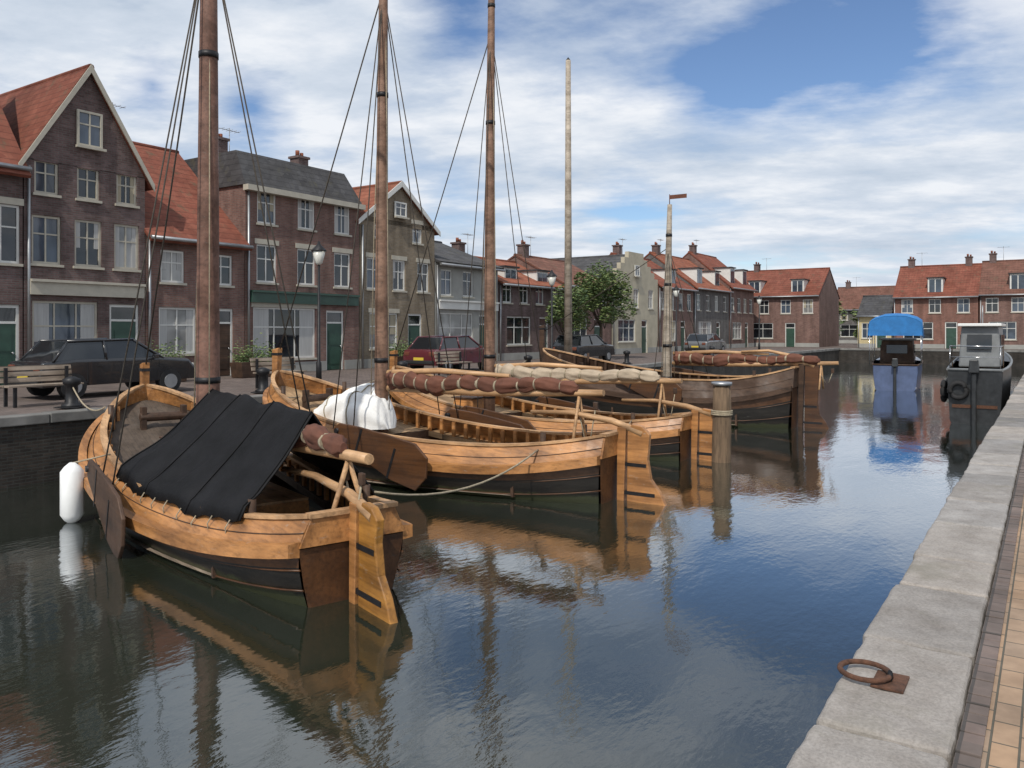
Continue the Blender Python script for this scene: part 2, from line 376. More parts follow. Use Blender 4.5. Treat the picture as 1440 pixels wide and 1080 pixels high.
def house(name,label,cat,loc,rz,w,dep,eave,ridge,kind,wall,roof,layout,frame='trim_white',shop=False,group='houses round the harbour',chim=1,door_mat='trim_green',lintel=None,dormer=0,attic=1,side=True):
    """kind: 'gable' = gable to the street, 'side' = ridge along the street, 'step' = stepped gable, 'flat' mansard
       layout: list of (sill height, window height, window width, count)"""
    r=empty(name,loc,rz,label,cat,group)
    holes=[];wins=[]
    for (z,h,ww,n) in layout:
        for k in range(n):
            cx=w*(k+.5)/n
            holes.append((cx-ww/2,z,ww,h)); wins.append((cx-ww/2,z,ww,h))
    dr=None
    if shop:
        holes.append((w*.06,.55,w*.52,2.0)); wins.append((w*.06,.55,w*.52,2.0)); dr=(w*.68,1.0,2.5)
    else:
        if w>3.4:
            dr=(w*.62,1.0,2.45); holes.append((w*.12,.85,w*.36,1.6)); wins.append((w*.12,.85,w*.36,1.6))
        else: dr=(w*.55,.95,2.4); holes.append((w*.12,.9,w*.32,1.5)); wins.append((w*.12,.9,w*.32,1.5))
    holes.append((dr[0],0,dr[1],dr[2]))
    mb=MB(); wall_with_holes(mb,w,eave,holes,0)
    for y in (dep,): mb.face([(0,y,0),(w,y,0),(w,y,eave),(0,y,eave)])
    for x in (0,w): mb.face([(x,0,0),(x,dep,0),(x,dep,eave),(x,0,eave)])
    rm=MB(); ov=.22
    if kind in('gable','step'):
        if kind=='gable':
            prof=[(0,eave),(w,eave),(w*.5,ridge)]
        else:
            prof=[(0,eave)]; ns=5
            prof=[(0,eave),(w,eave)]; xr=[];
            for k in range(ns):
                x=w-(w*.42)*(k)/ns; zt=eave+(ridge-eave)*(k+1)/ns; prof+=[(x,zt),(w-(w*.42)*(k+1)/ns,zt)]
            prof+= [(w-q[0],q[1]) for q in reversed(prof[2:])]
        p0=[(x,0,z) for x,z in prof]
        mb.prism([(x,-.0,z) for x,z in prof],(0,.3,0))
        mb.face([(0,dep,eave),(w,dep,eave),(w/2,dep,ridge-.1)])
        rz_=ridge-(.25 if kind=='step' else 0); y0=.3 if kind=='step' else -.15
        for sg in (-1,1):
            xe=w/2+sg*(w/2+ov); ze=eave-(ridge-eave)*ov/(w/2)
            nrm=Vector((sg*(rz_-eave),0,w/2)).normalized()*.1
            A=[Vector((xe,y0,ze)),Vector((w/2,y0,rz_+.0)),Vector((w/2,dep+.2,rz_)),Vector((xe,dep+.2,ze))]
            rm.prism([q+nrm*.1 for q in A],nrm)
        rm.tube([(w/2,y0-.01,rz_+.09),(w/2,dep+.21,rz_+.09)],.11,8)
        if kind=='gable':
            # barge boards
            bb=MB()
            for sg in (-1,1):
                xe=w/2+sg*(w/2+ov+.02); ze=eave-(ridge-eave)*ov/(w/2)
                bb.prism([(xe,-.2,ze-.06),(w/2,-.2,ridge-.08),(w/2,-.2,ridge+.18),(xe,-.2,ze+.16)],(0,.045,0))
            build(bb,'barge_board',frame,r)
        if attic:
            gh=ridge-eave
            window(r,w/2-.4,eave+gh*.22,.8,min(1.2,gh*.36),-.16,cols=2,rows=2,frame=frame,pane='pane_blue')
    elif kind=='side':
        for sg in (-1,1):
            ye=dep/2+sg*(dep/2+.35); ze=eave-(ridge-eave)*.35/(dep/2)
            nrm=Vector((0,sg*(ridge-eave),dep/2)).normalized()*.1
            A=[Vector((-.05,ye,ze)),Vector((-.05,dep/2,ridge)),Vector((w+.05,dep/2,ridge)),Vector((w+.05,ye,ze))]
            rm.prism([q+nrm*.1 for q in A],nrm)
        rm.tube([(-.06,dep/2,ridge+.09),(w+.06,dep/2,ridge+.09)],.11,8)
        for x in (0,w): mb.face([(x,0,eave),(x,dep,eave),(x,dep/2,ridge)])
        g=MB(); g.tube([(-.05,-.4,eave-.17),(w+.05,-.4,eave-.17)],.07,8); build(g,'gutter','galvanised',r)
        for k in range(dormer):
            cx=w*(k+.5)/dormer; dh=(ridge-eave)*.55; dm=MB(); dw=1.25
            dm.b2((cx-dw/2,.35,eave-.05),(cx+dw/2,dep*.42,eave+dh)); d=build(dm,'dormer',frame,r)
            rr=MB(); rr.b2((cx-dw/2-.12,.22,eave+dh+.002),(cx+dw/2+.12,dep*.45,eave+dh+.1)); build(rr,'dormer_roof','tile_grey',d)
            p=MB(); p.b2((cx-dw/2+.13,.325,eave+.2),(cx-.04,.35,eave+dh-.12)); p.b2((cx+.04,.325,eave+.2),(cx+dw/2-.13,.35,eave+dh-.12)); build_each(p,'pane','pane_blue',d)
    else: # mansard
        k1=.75; zt=ridge
        P=[(0-.1,-.12,eave),(w+.1,-.12,eave),(w+.1,dep+.1,eave),(-.1,dep+.1,eave)]
        Q=[(0+.15,k1,zt),(w-.15,k1,zt),(w-.15,dep-k1,zt),(.15,dep-k1,zt)]
        for i in range(4): rm.face([P[i],P[(i+1)%4],Q[(i+1)%4],Q[i]])
        rm.face(Q); rm.face(P)
        g=MB(); g.b2((-.1,-.3,eave-.22),(w+.1,-.002,eave-.01)); build(g,'cornice','trim_cream',r)
        if dormer:
            for k in range(dormer):
                cx=w*(k+.5)/dormer; dm=MB(); dm.b2((cx-.5,.0,eave+.1),(cx+.5,1.1,eave+(zt-eave)*.8)); d=build(dm,'dormer',frame,r)
                p=MB(); p.b2((cx-.38,-.02,eave+.25),(cx+.38,0,eave+(zt-eave)*.7)); build(p,'pane','pane_blue',d)
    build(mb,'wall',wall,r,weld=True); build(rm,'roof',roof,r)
    for q in wins: window(r,*q[:2],q[2],q[3],0,cols=3 if q[2]>1.5 else 2,rows=2,frame=frame,lintel=lintel)
    door(r,dr[0],dr[1],dr[2],0,door_mat)
    if shop:
        s_=MB(); s_.b2((w*.03,-.16,2.72),(w*.97,-.003,3.1)); s_.b2((w*.03,-.24,3.1),(w*.97,-.003,3.18)); build(s_,'fascia',shop,r)
    for k in range(chim):
        cx=w*(.14 if k==0 else .85); cy=dep*(.5 if kind=='side' else .35); cz=ridge-.35 if kind!='flat' else ridge
        if kind in('gable','step'): cz=eave+(ridge-eave)*.28
        c=MB(); c.b2((cx-.28,cy-.28,cz-.7),(cx+.28,cy+.28,ridge+.75)); c.b2((cx-.34,cy-.34,ridge+.75),(cx+.34,cy+.34,ridge+.85)); ch=build(c,'chimney','brick_dark',r)
        pt=MB(); pt.tube([(cx-.1,cy,ridge+.85),(cx-.1,cy,ridge+1.12)],.09,10); pt.tube([(cx+.14,cy,ridge+.85),(cx+.14,cy,ridge+1.05)],.08,10); build_each(pt,'chimney_pot','tile_orange',ch)
    if chim:
        ae=MB(); ax=w*.2+.5; ay=dep*.5 if kind!='flat' else dep*.4; ae.tube([(ax,ay,ridge-.3),(ax,ay,ridge+1.5)],.018,5); ae.tube([(ax-.5,ay,ridge+1.4),(ax+.5,ay,ridge+1.4)],.012,5)
        for q in (-.4,-.2,0,.2,.4): ae.tube([(ax+q,ay-.22,ridge+1.4),(ax+q,ay+.22,ridge+1.4)],.009,4)
        build(ae,'aerial','galvanised',r)
    # downpipe and plinth
    dp=MB(); dp.tube([(.1,-.07,0),(.1,-.07,eave-.2)],.045,8); build(dp,'downpipe','galvanised',r)
    pl=MB(); x=0
    for (a0,a1) in ((0,dr[0]-.03),(dr[0]+dr[1]+.03,w)): pl.b2((a0+.002,-.035,0),(a1-.002,-.003,.4))
    build_each(pl,'plinth','plaster_grey',r)
    return r
def row_house(px0,px1,ye,yr,*a,off=0.,name='house',cat='house',**k):
    """left row: the picture columns and rows are converted to metres along the street"""
    s0,s1=s_at(px0,HF+off),s_at(px1,HF+off); sm=(s0+s1)/2; Y=(W(sm,HF+off)).y
    label,dep,kind,wall,roof,layout=a
    Yr=Y+(DX*dep/2 if kind=='side' else .3)
    e=z_at(ye,Y)-QZ; g=z_at(yr,Yr)-QZ
    return house(name,label,cat,W(s0,HF+off,QZ),ROT,s1-s0-.004,dep,e,g,kind,wall,roof,layout,**k)
row_house(-330,-95,225,120,'brown brick house at the left edge with a grey tiled roof',8,'side','brick_brown','tile_grey',[(3.6,1.6,1.0,3)],dormer=1)
row_house(-95,32,222,30,'dark brick house with a steep red tiled roof left of the dark gabled house',7.5,'side','brick_dark','tile_red',[(3.6,1.7,1.0,2)],dormer=0,lintel='trim_cream')
row_house(34,204,238,104,'tall dark brick house with pointed gable and cream fascia over its shop window',9,'gable','brick_dark','tile_red',[(3.65,1.45,.85,3),(5.75,1.0,.7,3)],frame='trim_cream',shop='trim_cream',chim=0,name='gabled_house')
row_house(205,344,335,205,'low red brick house with a broad red tiled roof beside the dark gabled house',8.5,'side','brick_brown','tile_red',[(3.3,1.1,.9,2)],dormer=0,chim=1,door_mat='dark_wood')
row_house(345,505,275,228,'brown brick house with a dark mansard roof and three rows of pale windows',8,'flat','brick_brown','tile_grey',[(3.5,1.45,.95,3),(5.75,1.3,.9,3)],frame='trim_white',shop='trim_green',chim=2,lintel='trim_cream')
row_house(506,611,318,262,'ochre brick house with an orange roof behind its low gable',8,'gable','brick_ochre','tile_orange',[(3.5,1.4,.85,3),(5.8,.9,.7,2)],frame='trim_white',chim=0,lintel='trim_cream',name='gabled_house')
row_house(612,700,372,338,'grey plastered house with a grey tiled roof next to the ochre gable',8,'side','plaster_grey','tile_grey',[(3.4,1.3,.9,3)],dormer=0,shop='trim_white')
row_house(701,790,400,366,'dark brick house with an orange tiled roof left of the green tree',7,'side','brick_dark','tile_orange',[(3.2,1.2,.9,4)],dormer=2)
row_house(791,860,402,366,'small brown brick house standing behind the green tree',7,'side','brick_brown','tile_brown',[(3.2,1.2,.9,3)],dormer=0)
row_house(861,925,398,356,'pale cream plastered house with stepped gable right of the green tree',8,'step','plaster_cream','tile_grey',[(3.3,1.4,.9,3)],chim=0,name='gabled_house')
row_house(926,975,404,363,'brown house with a red roof beyond the cream stepped gable',8,'side','brick_brown','tile_red',[(3.3,1.4,.9,4)],dormer=1)
row_house(976,1025,406,362,'last but one house of the far row with an orange roof and two dormers',8,'side','brick_grey','tile_orange',[(3.4,1.4,.9,4)],dormer=2)
row_house(1026,1060,405,360,'farthest house of the quayside row with a brown roof',8,'side','brick_brown','tile_red',[(3.4,1.4,1,4)],dormer=2)
# closing row across the head of the basin (faces -s)
def end_house(a0,a1,e,g,label,dep,kind,wall,roof,layout,**k):
    return house('house',label,'house',W(EH,a1,QZ),ROT-PI/2,abs(a1-a0)-.004,dep,e,g,kind,wall,roof,layout,**k)
end_house(19.2,28,5.3,8.1,'red roofed brick house at the left corner of the head of the basin',9,'side','brick_brown','tile_red',[(3.4,1.4,1,4)],dormer=2)
end_house(12.6,15.6,3.2,5.0,'low yellow plastered cottage at the head of the basin',6,'side','plaster_yellow','tile_grey',[],chim=0)
end_house(5.4,12.4,4.9,7.9,'brick house with a red roof and tall chimney right of the yellow cottage',9,'side','brick_red','tile_red',[(3.3,1.3,1,3)],chim=2,dormer=1)
end_house(-.6,5.3,5.0,8.1,'middle brick house of the right hand group with a brown tiled roof',9,'side','brick_brown','tile_brown',[(3.3,1.3,1,3)],chim=1,dormer=1)
end_house(-7,-.7,4.9,8.3,'dark red brick house at the right edge of the photo',9,'side','brick_red','tile_red',[(3.3,1.3,1,3)],chim=1)
# far houses seen through the street opening
for i,(s0,a0,wd,e,g,wl,rf,lb) in enumerate([(112,24,9,4.5,7.4,'brick_grey','tile_brown','distant grey house seen through the gap in the houses'),(118,13.5,8,4,7,'brick_brown','tile_grey','distant brown house behind the yellow cottage')]):
    house('house',lb,'house',W(s0,a0,QZ),ROT-PI/2,wd,8,e,g,'side',wl,rf,[(3,1.2,1,3)],chim=1)
# ------------------------------------------------------------------ trees
def tree(loc,h,rad,label,seed,cat='tree',n=2600,leaf=.11,group='trees beyond the quay',squash=1.15,ground=0.):
    rr=random.Random(seed)
    r=empty('tree',loc,rr.uniform(0,6),label,cat,group); tb=MB(); th=h*.42
    tb.tube([(0,0,0),(.03,.02,th*.5),(.0,-.03,th),(.05,0,h*.8)],[.035*h*.7,.025*h*.7,.018*h*.7,.04],10)
    cl=[]
    for k in range(16):
        an=rr.uniform(0,2*PI); q=rr.uniform(.35,.9)*rad; z=h-rad*squash+rr.uniform(-.75,.8)*rad*squash*.8
        p=Vector((q*math.cos(an),q*math.sin(an),z)); cl.append((p,rr.uniform(.28,.5)*rad))
        tb.tube([(0,0,th*rr.uniform(.75,1.1)),p*.5+Vector((0,0,z*.2)),p],[.05,.03,.012],6)
    cl.append((Vector((0,0,h-rad*.45)),rad*.5))
    build(tb,'trunk','bark',r); lb=MB()
    for k in range(n):
        c,q=rr.choice(cl); d=Vector((rr.gauss(0,1),rr.gauss(0,1),rr.gauss(0,1))).normalized()*q*rr.uniform(.45,1.08)**.6
        p=c+d; m_=Matrix.Rotation(rr.uniform(0,6.28),3,'Z')@Matrix.Rotation(rr.uniform(-1,1),3,'X'); L=leaf*rr.uniform(.7,1.5)
        lb.face([p+m_@Vector(q_) for q_ in ((-L,0,0),(-.2*L,-.5*L,.1*L),(L,0,0),(-.2*L,.5*L,.1*L))],mi=0 if rr.random()<.6 else 1)
    build(lb,'crown',['leaf_a','leaf_b'],r); return r
tree(W(s_at(845,22),22,QZ),5.7,1.85,'bright green tree standing on the quay between the orange roof and cream gable',1,n=9000,leaf=.085)
tree(W(s_at(795,20.5),20.5,QZ),3.9,1.1,'small yellowish young tree on the quay left of the big green tree',2,n=3000,leaf=.08)
tree(W(100,22.5,QZ),6.0,2.4,'distant green tree in the gap between the houses',3,n=1800,leaf=.2)
tree(W(100,17.5,QZ),4.6,2.0,'distant low tree behind the yellow cottage',4,n=1500,leaf=.2)
tree(W(74,10-25,QZ),6.5,2.4,'tree beyond the frame at the right of the near quay',6,n=1500,leaf=.2) if False else None
# ------------------------------------------------------------------ botters
def lerp(a,b,t): return a+(b-a)*t
class Hull:
    def __init__(s,L,B,k=1.,bow=1.12): s.L=L;s.B=B;s.k=k;s.bow=bow
    def hb(s,t):
        if t<.58: f=.40+.60*math.sin(PI/2*t/.58)**.85
        else:
            u=(t-.58)/.42; f=max(0,1-u**2.4)**.62
        return s.B/2*f
    def sh(s,t):
        z=.66+.20*max(0,1-t/.28)**2
        if t>.3: z+=s.bow/s.k*((t-.3)/.7)**2.3
        return z*s.k
    def zc(s,t): return -.12+.55*max(0,(t-.7)/.3)**2+.12*max(0,1-t/.2)**2
def botter(loc,rz,label,L=9.2,B=3.1,k=1.,mast_h=11.5,mast_d=.34,mast_t=.6,cover=None,sail='brown_canvas',rud='rudder_wood',seed=1,boom=True,lean=0.,upper='varnish',lower='hull_brown',group='wooden sailing barges moored side by side',deck='plank_deck',spar='spar',fend=None,bow=1.12,bulk=True):
    rr=random.Random(seed); h=Hull(L,B,k,bow); root=empty('sailing_barge',loc,rz,label,'boat',group)
    ts=[i/44 for i in range(45)]; ts=[1-(1-t)**1.25 if t>.0 else 0 for t in ts]
    WH=.285*k
    X=lambda t:t*L
    # --- hull shell up to the wale
    rows=[]
    for sg in (1,-1):
        rows=[]
        for t in ts:
            b=h.hb(t); zw=h.sh(t)-WH; zc=h.zc(t); x=X(t)+(.25*max(0,(t-.8)/.2)**2 if False else 0)
            rk=lambda z:(x-(0.30*(zw-z)*max(0,(t-.82)/.18)**2)+ .12*(zw-z)*max(0,1-t/.12))
            rows.append([(rk(-.45),0,-.45+max(0,zc)*.6),(rk(-.4),sg*b*.55,-.42+max(0,zc)*.6),(rk(zc),sg*b*.80,zc),(rk(lerp(zc,zw,.35)),sg*b*.91,lerp(zc,zw,.35)),(rk(lerp(zc,zw,.7)),sg*b*.985,lerp(zc,zw,.7)),(x,sg*b,zw)])
        mb=MB() if sg==1 else mb
        mb.grid(rows,mis=[0,0,0,0,1])
    # stern transom plank closes the narrow stern
    b=h.hb(0); zw=h.sh(0)-WH
    mb.face([(0.0,b,zw),(.12*.2,b*.9,zw*.4),(.05,b*.8,0.0),(.05,b*.5,-.42),(.05,-b*.5,-.42),(.05,-b*.8,0),(.024,-b*.9,zw*.4),(0,-b,zw)],mi=1)
    hull=build(mb,'hull',['tar',lower],root,weld=True)
    # plank seams: thin proud lands
    sm=MB()
    for q in (.32,.66):
        for sg in (1,-1):
            pts=[]
            for t in ts[:-1]:
                b=h.hb(t); zw=h.sh(t)-WH; zc=h.zc(t); pts.append((X(t)-.3*(zw-lerp(zc,zw,q))*max(0,(t-.82)/.18)**2,sg*(b*lerp(.80,1.0,q**.6)+.012),lerp(zc,zw,q)))
            sm.tube(pts,.012,5)
    build_each(sm,'plank_edge',lower,hull)
    # --- wale (heavy rubbing strake)
    def strip(name,mat,f,w,hh,t0=0,t1=1):
        m_=MB()
        for sg in (1,-1):
            rw=[]
            for t in ts:
                if t<t0 or t>t1: continue
                b=h.hb(t)*f; z=h.sh(t)-WH
                y0,y1=b-.01,b+w
                rw.append([(X(t)+(.02 if t>.99 else 0),sg*y0,z-hh*.5),(X(t),sg*y1,z-hh*.42),(X(t),sg*y1,z+hh*.42),(X(t),sg*y0,z+hh*.5)])
            m_.grid(rw,sm=False); m_.face(rw[0])
        return build(m_,name,mat,root)
    strip('rubbing_strake',upper,1.,.12,.17)
    # --- bulwark above the wale, slight tumblehome
    bw=MB(); cp=MB()
    tb=[t for t in ts]
    for sg in (1,-1):
        ro=[];rc=[]
        for t in tb:
            b=h.hb(t); z0=h.sh(t)-WH+.03; z1=h.sh(t); bt=max(0,b*.865-.05)
            bi=max(0,bt-.05); b0=max(0,b-.055)
            ro.append([(X(t),sg*b0,z0),(X(t),sg*b*.995,z0),(X(t),sg*(lerp(b,bt,.5)+.006),lerp(z0,z1,.5)),(X(t),sg*bt,z1),(X(t)-.0,sg*bi,z1),(X(t),sg*b0,z0)])
            rc.append([(X(t),sg*max(0,bi-.03),z1-.002),(X(t),sg*(bt+.035),z1-.002),(X(t),sg*(bt+.035),z1+.045),(X(t),sg*max(0,bi-.03),z1+.045),(X(t),sg*max(0,bi-.03),z1-.002)])
        bw.grid(ro,sm=False); cp.grid(rc,sm=False)
    b=h.hb(0); bt0=b*.865-.05; bw.prism([(-.035,-b,h.sh(0)-WH+.02),(-.035,b,h.sh(0)-WH+.02),(-.035,bt0,h.sh(0)-.002),(-.035,-bt0,h.sh(0)-.002)],(.07,0,0)); cp.b2((-.06,-bt0-.03,h.sh(0)+.001),(.07,bt0+.03,h.sh(0)+.049))
    bul=build(bw,'bulwark',upper,root,weld=True); build(cp,'cap_rail','varnish_pale',root,weld=True)
    se=MB()
    for q,rr_ in ((.47,.008),):
        for sg in (1,-1):
            pts=[]
            for t in ts[:-1]:
                b=h.hb(t); z0=h.sh(t)-WH+.03; z1=h.sh(t); bt=max(0,b*.865-.05); pts.append((X(t),sg*(lerp(b,bt,q)+.009),lerp(z0,z1,q)))
            se.tube(pts,rr_,4)
    build_each(se,'plank_seam','dark_wood',bul)
    # frame heads seen inside the bulwark
    fh=MB(); i=0
    for j in range(24):
        t=.05+j*.039
        if t>.93: break
        b=h.hb(t)*.865-.13; z=h.sh(t)
        for sg in (1,-1): fh.b2((X(t)-.04,sg*(b-.05),z-WH),(X(t)+.04,sg*b,z-.01))
    build_each(fh,'frame_head',upper,bul)
    # --- decks
    def deckpart(name,t0,t1,dz,mat,camber=.06,absz=None):
        d=MB(); rows=[]
        for k in range(13):
            t=lerp(t0,t1,k/12); b=max(.01,h.hb(t)*.985-.03); z=(h.sh(t)-dz) if absz is None else absz
            rows.append([(X(t),b*q,z+camber*(1-q*q)) for q in (-1,-.75,-.5,-.25,0,.25,.5,.75,1)])
        d.grid(rows); 
        return build(d,name,mat,root)
    fd=deckpart('fore_deck',.6,.985,WH*.95,deck,.08)
    deckpart('aft_deck',.005,.17,WH*.8,deck,.04)
    deckpart('floor',.17,.6,0,'plank_grey',0,absz=.08)
    mbk=MB()
    for t in (.17,.6):
        b=h.hb(t)*.97-.03; z=h.sh(t)-WH*.9; mbk.b2((X(t)-.03,-b,.05),(X(t)+.03,b,z+.03))
    build_each(mbk,'bulkhead','dark_wood',root)
    sd=MB() # side decks along the open hold
    for sg in (1,-1):
        rows=[]
        for kk in range(13):
            t=lerp(.17,.6,kk/12); b=h.hb(t)*.985-.03; z=h.sh(t)-WH*.9
            rows.append([(X(t),sg*b,z),(X(t),sg*(b-.36),z+.01),(X(t),sg*(b-.36),z-.1)])
        sd.grid(rows,sm=False)
    build_each(sd,'side_deck',deck,root)
    # coaming / fish well hatch
    hc=MB(); x0,x1=X(.27),X(.44); hc.box(((x0+x1)/2,0,.36),(x1-x0,B*.38,.5),taper=.96); hw=build(hc,'well_hatch',upper,root,bevel=.015)
    hl=MB()
    for j in range(6): 
        q=x0+.03+(x1-x0-.06)*j/6; hl.b2((q,-B*.18,.613),(q+(x1-x0-.06)/6-.02,B*.18,.645))
    build_each(hl,'hatch_board','varnish_pale',hw)
    # fore cabin hatch + hood
    ch=MB(); zf=h.sh(.72)-WH; ch.box((X(.70),0,zf+.17),(.7,.62,.3),taper=.92); cb=build(ch,'cabin_hatch',upper,root,bevel=.02)
    c2=MB(); c2.box((X(.70),0,zf+.335),(.76,.68,.04)); build(c2,'hatch_lid','dark_wood',cb,bevel=.01)
    # windlass and bitts on foredeck
    wl=MB(); zf=h.sh(.85)-WH; wl.tube([(X(.85),-.42,zf+.3),(X(.85),.42,zf+.3)],.085,10)
    for sg in (-1,1): wl.b2((X(.85)-.07,sg*.36-.05,zf-.02),(X(.85)+.07,sg*.36+.05,zf+.5))
    build(wl,'windlass','dark_wood',root,bevel=.01)
    # --- stem and sternpost
    st=MB(); zt=h.sh(1)+.42*k; xb=L
    out=[(xb-.75,-.5),(xb-.28,.1),(xb-.02,.8*k),(xb+.0,h.sh(1)-.2),(xb-.05,zt),(xb+.16,zt-.04),(xb+.17,h.sh(1)-.2),(xb+.12,.7*k),(xb-.1,0),(xb-.5,-.5)]
    st.prism([(x,-.075,z) for x,z in out],(0,.15,0)); sp=build(st,'stem_post',upper,root,bevel=.015)
    ib=MB(); ib.b2((xb-.07,-.085,zt-.18),(xb+.175,.085,zt-.12)); build(ib,'iron_band','black_iron',sp)
    sn=MB(); sn.prism([(x,-.07,z) for x,z in [(-.02,-.5),(-.14,-.5),(-.2,h.sh(0)+.12),(-.03,h.sh(0)+.12)]],(0,.14,0)); build(sn,'stern_post',upper,root,bevel=.01)
    # --- rudder with tiller
    ro=[(-.2,-.5),(-.95,-.5),(-1.0,-.15),(-.82,.22),(-.66,.42),(-.60,.75),(-.64,.88*k),(-.5,.98*k),(-.3,1.0*k),(-.22,.9*k)]
    ru=MB(); ru.prism([(x,-.05,z) for x,z in ro],(0,.1,0)); rd=build(ru,'rudder',rud,root,bevel=.015)
    ti=MB(); ti.tube([(-.5,0,.88*k),(.1,.0,1.02*k),(.9,.05,1.10*k),(1.75,.1,1.08*k)],[.07,.06,.045,.035],8); build(ti,'tiller','varnish_pale',rd)
    ii=MB()
    for z in (.12,.62): ii.b2((-.74 if z<.3 else -.58,-.058,z),(-.1,.058,z+.06))
    build_each(ii,'iron_strap','black_iron',rd)
    # --- leeboards
    for sg in (1,-1):
        px,pz=X(.575),h.sh(.575)+.02; yy=h.hb(.5)+.10
        o2=[]; ang=math.radians(200)
        LL=2.35
        for (u,v) in [(0,.16),(-.12,.0),(0,-.16),(.5,-.3),(1.2,-.45),(1.9,-.58),(2.25,-.45),(2.35,-.1),(2.2,.22),(1.6,.3),(.8,.24)]:
            o2.append((px+u*math.cos(ang)-v*math.sin(ang),sg*(yy),pz+u*math.sin(ang)+v*math.cos(ang)))
        lb=MB(); lb.prism(o2,(0,sg*.055,0)); l=build(lb,'leeboard','hull_brown' if seed!=1 else 'dark_wood',root,bevel=.015)
        iv=MB(); iv.tube([(px,sg*(yy-.1),pz),(px,sg*(yy+.09),pz)],.05,10)
        for q in (.6,1.5):
            c_=Vector((px+q*math.cos(ang),sg*(yy+.058),pz+q*math.sin(ang))); iv.box(c_,(.05,.01,.6),Matrix.Rotation(-ang,3,'Y'))
        build_each(iv,'iron_fitting','black_iron',l)
    # --- mast, spars
    mx=X(mast_t); dk=h.sh(mast_t)-WH; lx=lean
    mm=MB(); n=8; mm.tube([(mx+lx*j/n*0.0-0.012*j*j/n,lx*j/n,lerp(dk-.3,mast_h,j/n)) for j in range(n+1)],[lerp(mast_d/2,mast_d*.24,(j/n)**1.6) for j in range(n+1)],14)
    ms=build(mm,'mast',spar,root)
    bd=MB()
    for z in (dk+.5,dk+1.6,mast_h*.62,mast_h*.85): 
        jf=(z-dk+.3)/(mast_h-dk+.3); bd.tube([(mx-.012*(jf*n)**2/n,lx*jf,z),(mx-.012*(jf*n)**2/n,lx*jf,z+.1)],lerp(mast_d/2,mast_d*.24,jf**1.6)+.012,14)
    build_each(bd,'mast_band','black_iron',ms)
    fl=MB(); fl.tube([(mx-.09,lx,mast_h-.05),(mx-.09,lx,mast_h+.35)],.015,6); fl.b2((mx-.7,lx-.005,mast_h+.18),(mx-.1,lx+.005,mast_h+.32)); build(fl,'wind_vane','brown_canvas',ms)
    # standing rigging
    rg=MB(); top=(mx-.012*6**2/8,lx*.8,mast_h*.8)
    for sg in (1,-1):
        for dt in (-.03,-.09): rg.tube([top,(X(mast_t+dt),sg*(h.hb(mast_t+dt)+.02),h.sh(mast_t+dt))],.013,5)
    rg.tube([top,(L+.02,0,h.sh(1)+.3*k)],.016,5)
    build_each(rg,'shroud','rope_dark',root)
    hy=MB()
    for (dy,dx) in ((.12,.1),(-.13,.08),(.04,-.22)): hy.tube([(mx-.1,lx,mast_h*.88),(mx+dx,dy,mast_h*.4),(mx+dx*1.3,dy*1.6,dk+.6)],.011,5)
    build_each(hy,'halyard','rope',root)
    if boom:
        bz=dk+1.05 if not cover else dk+.95; bl=L*.60
        bm_=MB(); xe=mx-bl; bm_.tube([(mx-.2,0,bz),(mx-bl*.5,.0,bz+.02),(xe,0,bz+.12)],[.07,.085,.06],10); bo=build(bm_,'boom','varnish_pale',root)
        gf=MB(); gf.tube([(mx-.25,.06,bz+.34),(mx-bl*.3,.03,bz+.42),(mx-bl*.62,-.02,bz+.36)],[.06,.06,.04],8); build(gf,'gaff','varnish_pale',root)
        # furled sail: lumpy roll
        sl=MB(); pts=[];rad=[]; m0=110; rows=[]
        tie=[]; jj=6
        while jj<m0-5: tie.append(jj); jj+=rr.choice((7,9,10,12,13))
        for j in range(m0):
            u=j/(m0-1); pts.append(Vector((mx-.25-u*bl*.86,.04*math.sin(u*9)+.02,bz+.2+.03*math.sin(u*17)-.03*math.sin(u*5)))); dt_=min(abs(j-q) for q in tie)
            rad.append((.185-.085*u)*(.72+.34*min(1,dt_/4.)**.6)*(1 if 1<j<m0-2 else .4))
            row=[]
            for q in range(29):
                an=2*PI*(q%28)/28; nz=noise.noise(Vector((u*9+seed,math.cos(an)*1.3,math.sin(an)*1.3))); cr=abs(math.sin(an*4+u*16+3*noise.noise(Vector((u*6,an*.0,seed)))))
                r_=rad[j]*(1+.30*nz+.16*cr-.08); row.append(pts[j]+Vector((0,math.cos(an)*r_*.95,math.sin(an)*r_-(.03 if math.sin(an)<0 else 0)*(1+nz))))
            rows.append(row)
        sl.grid(rows); sl.face(rows[0][:-1]); sl.face(rows[-1][:-1]); sa=build(sl,'furled_sail',sail,root,weld=True)
        la=MB()
        for j in tie: la.tube([pts[j]+Vector((-.012,0,-.02)),pts[j]+Vector((.02+rr.uniform(-.02,.03),0,-.02))],rad[j]*1.12+.012,14)
        build_each(la,'lashing','rope',sa)
        # sheet blocks and a few loose falls
        bk=MB()
        for q,zo in ((.97,.02),(.9,.02)): bk.box((mx-bl*q,0,bz-.12),(.09,.06,.14))
        build_each(bk,'block','dark_wood',bo,bevel=.015)
        fa=MB(); fa.tube([(mx-bl*.97,0,bz-.15),(mx-bl*.95,.05,h.sh(.05)-WH*.5)],.012,5); fa.tube([(mx-bl*.9,0,bz-.15),(mx-bl*.93,-.05,h.sh(.05)-WH*.5)],.012,5); build_each(fa,'mainsheet','rope',bo)
        crt=MB()
        for sg in (-1,1): crt.tube([(xe+.5,0,bz+.06),(xe+.5,sg*.3,h.sh(.06)-WH*.8)],.03,8)
        build_each(crt,'boom_crutch','varnish_pale',root)
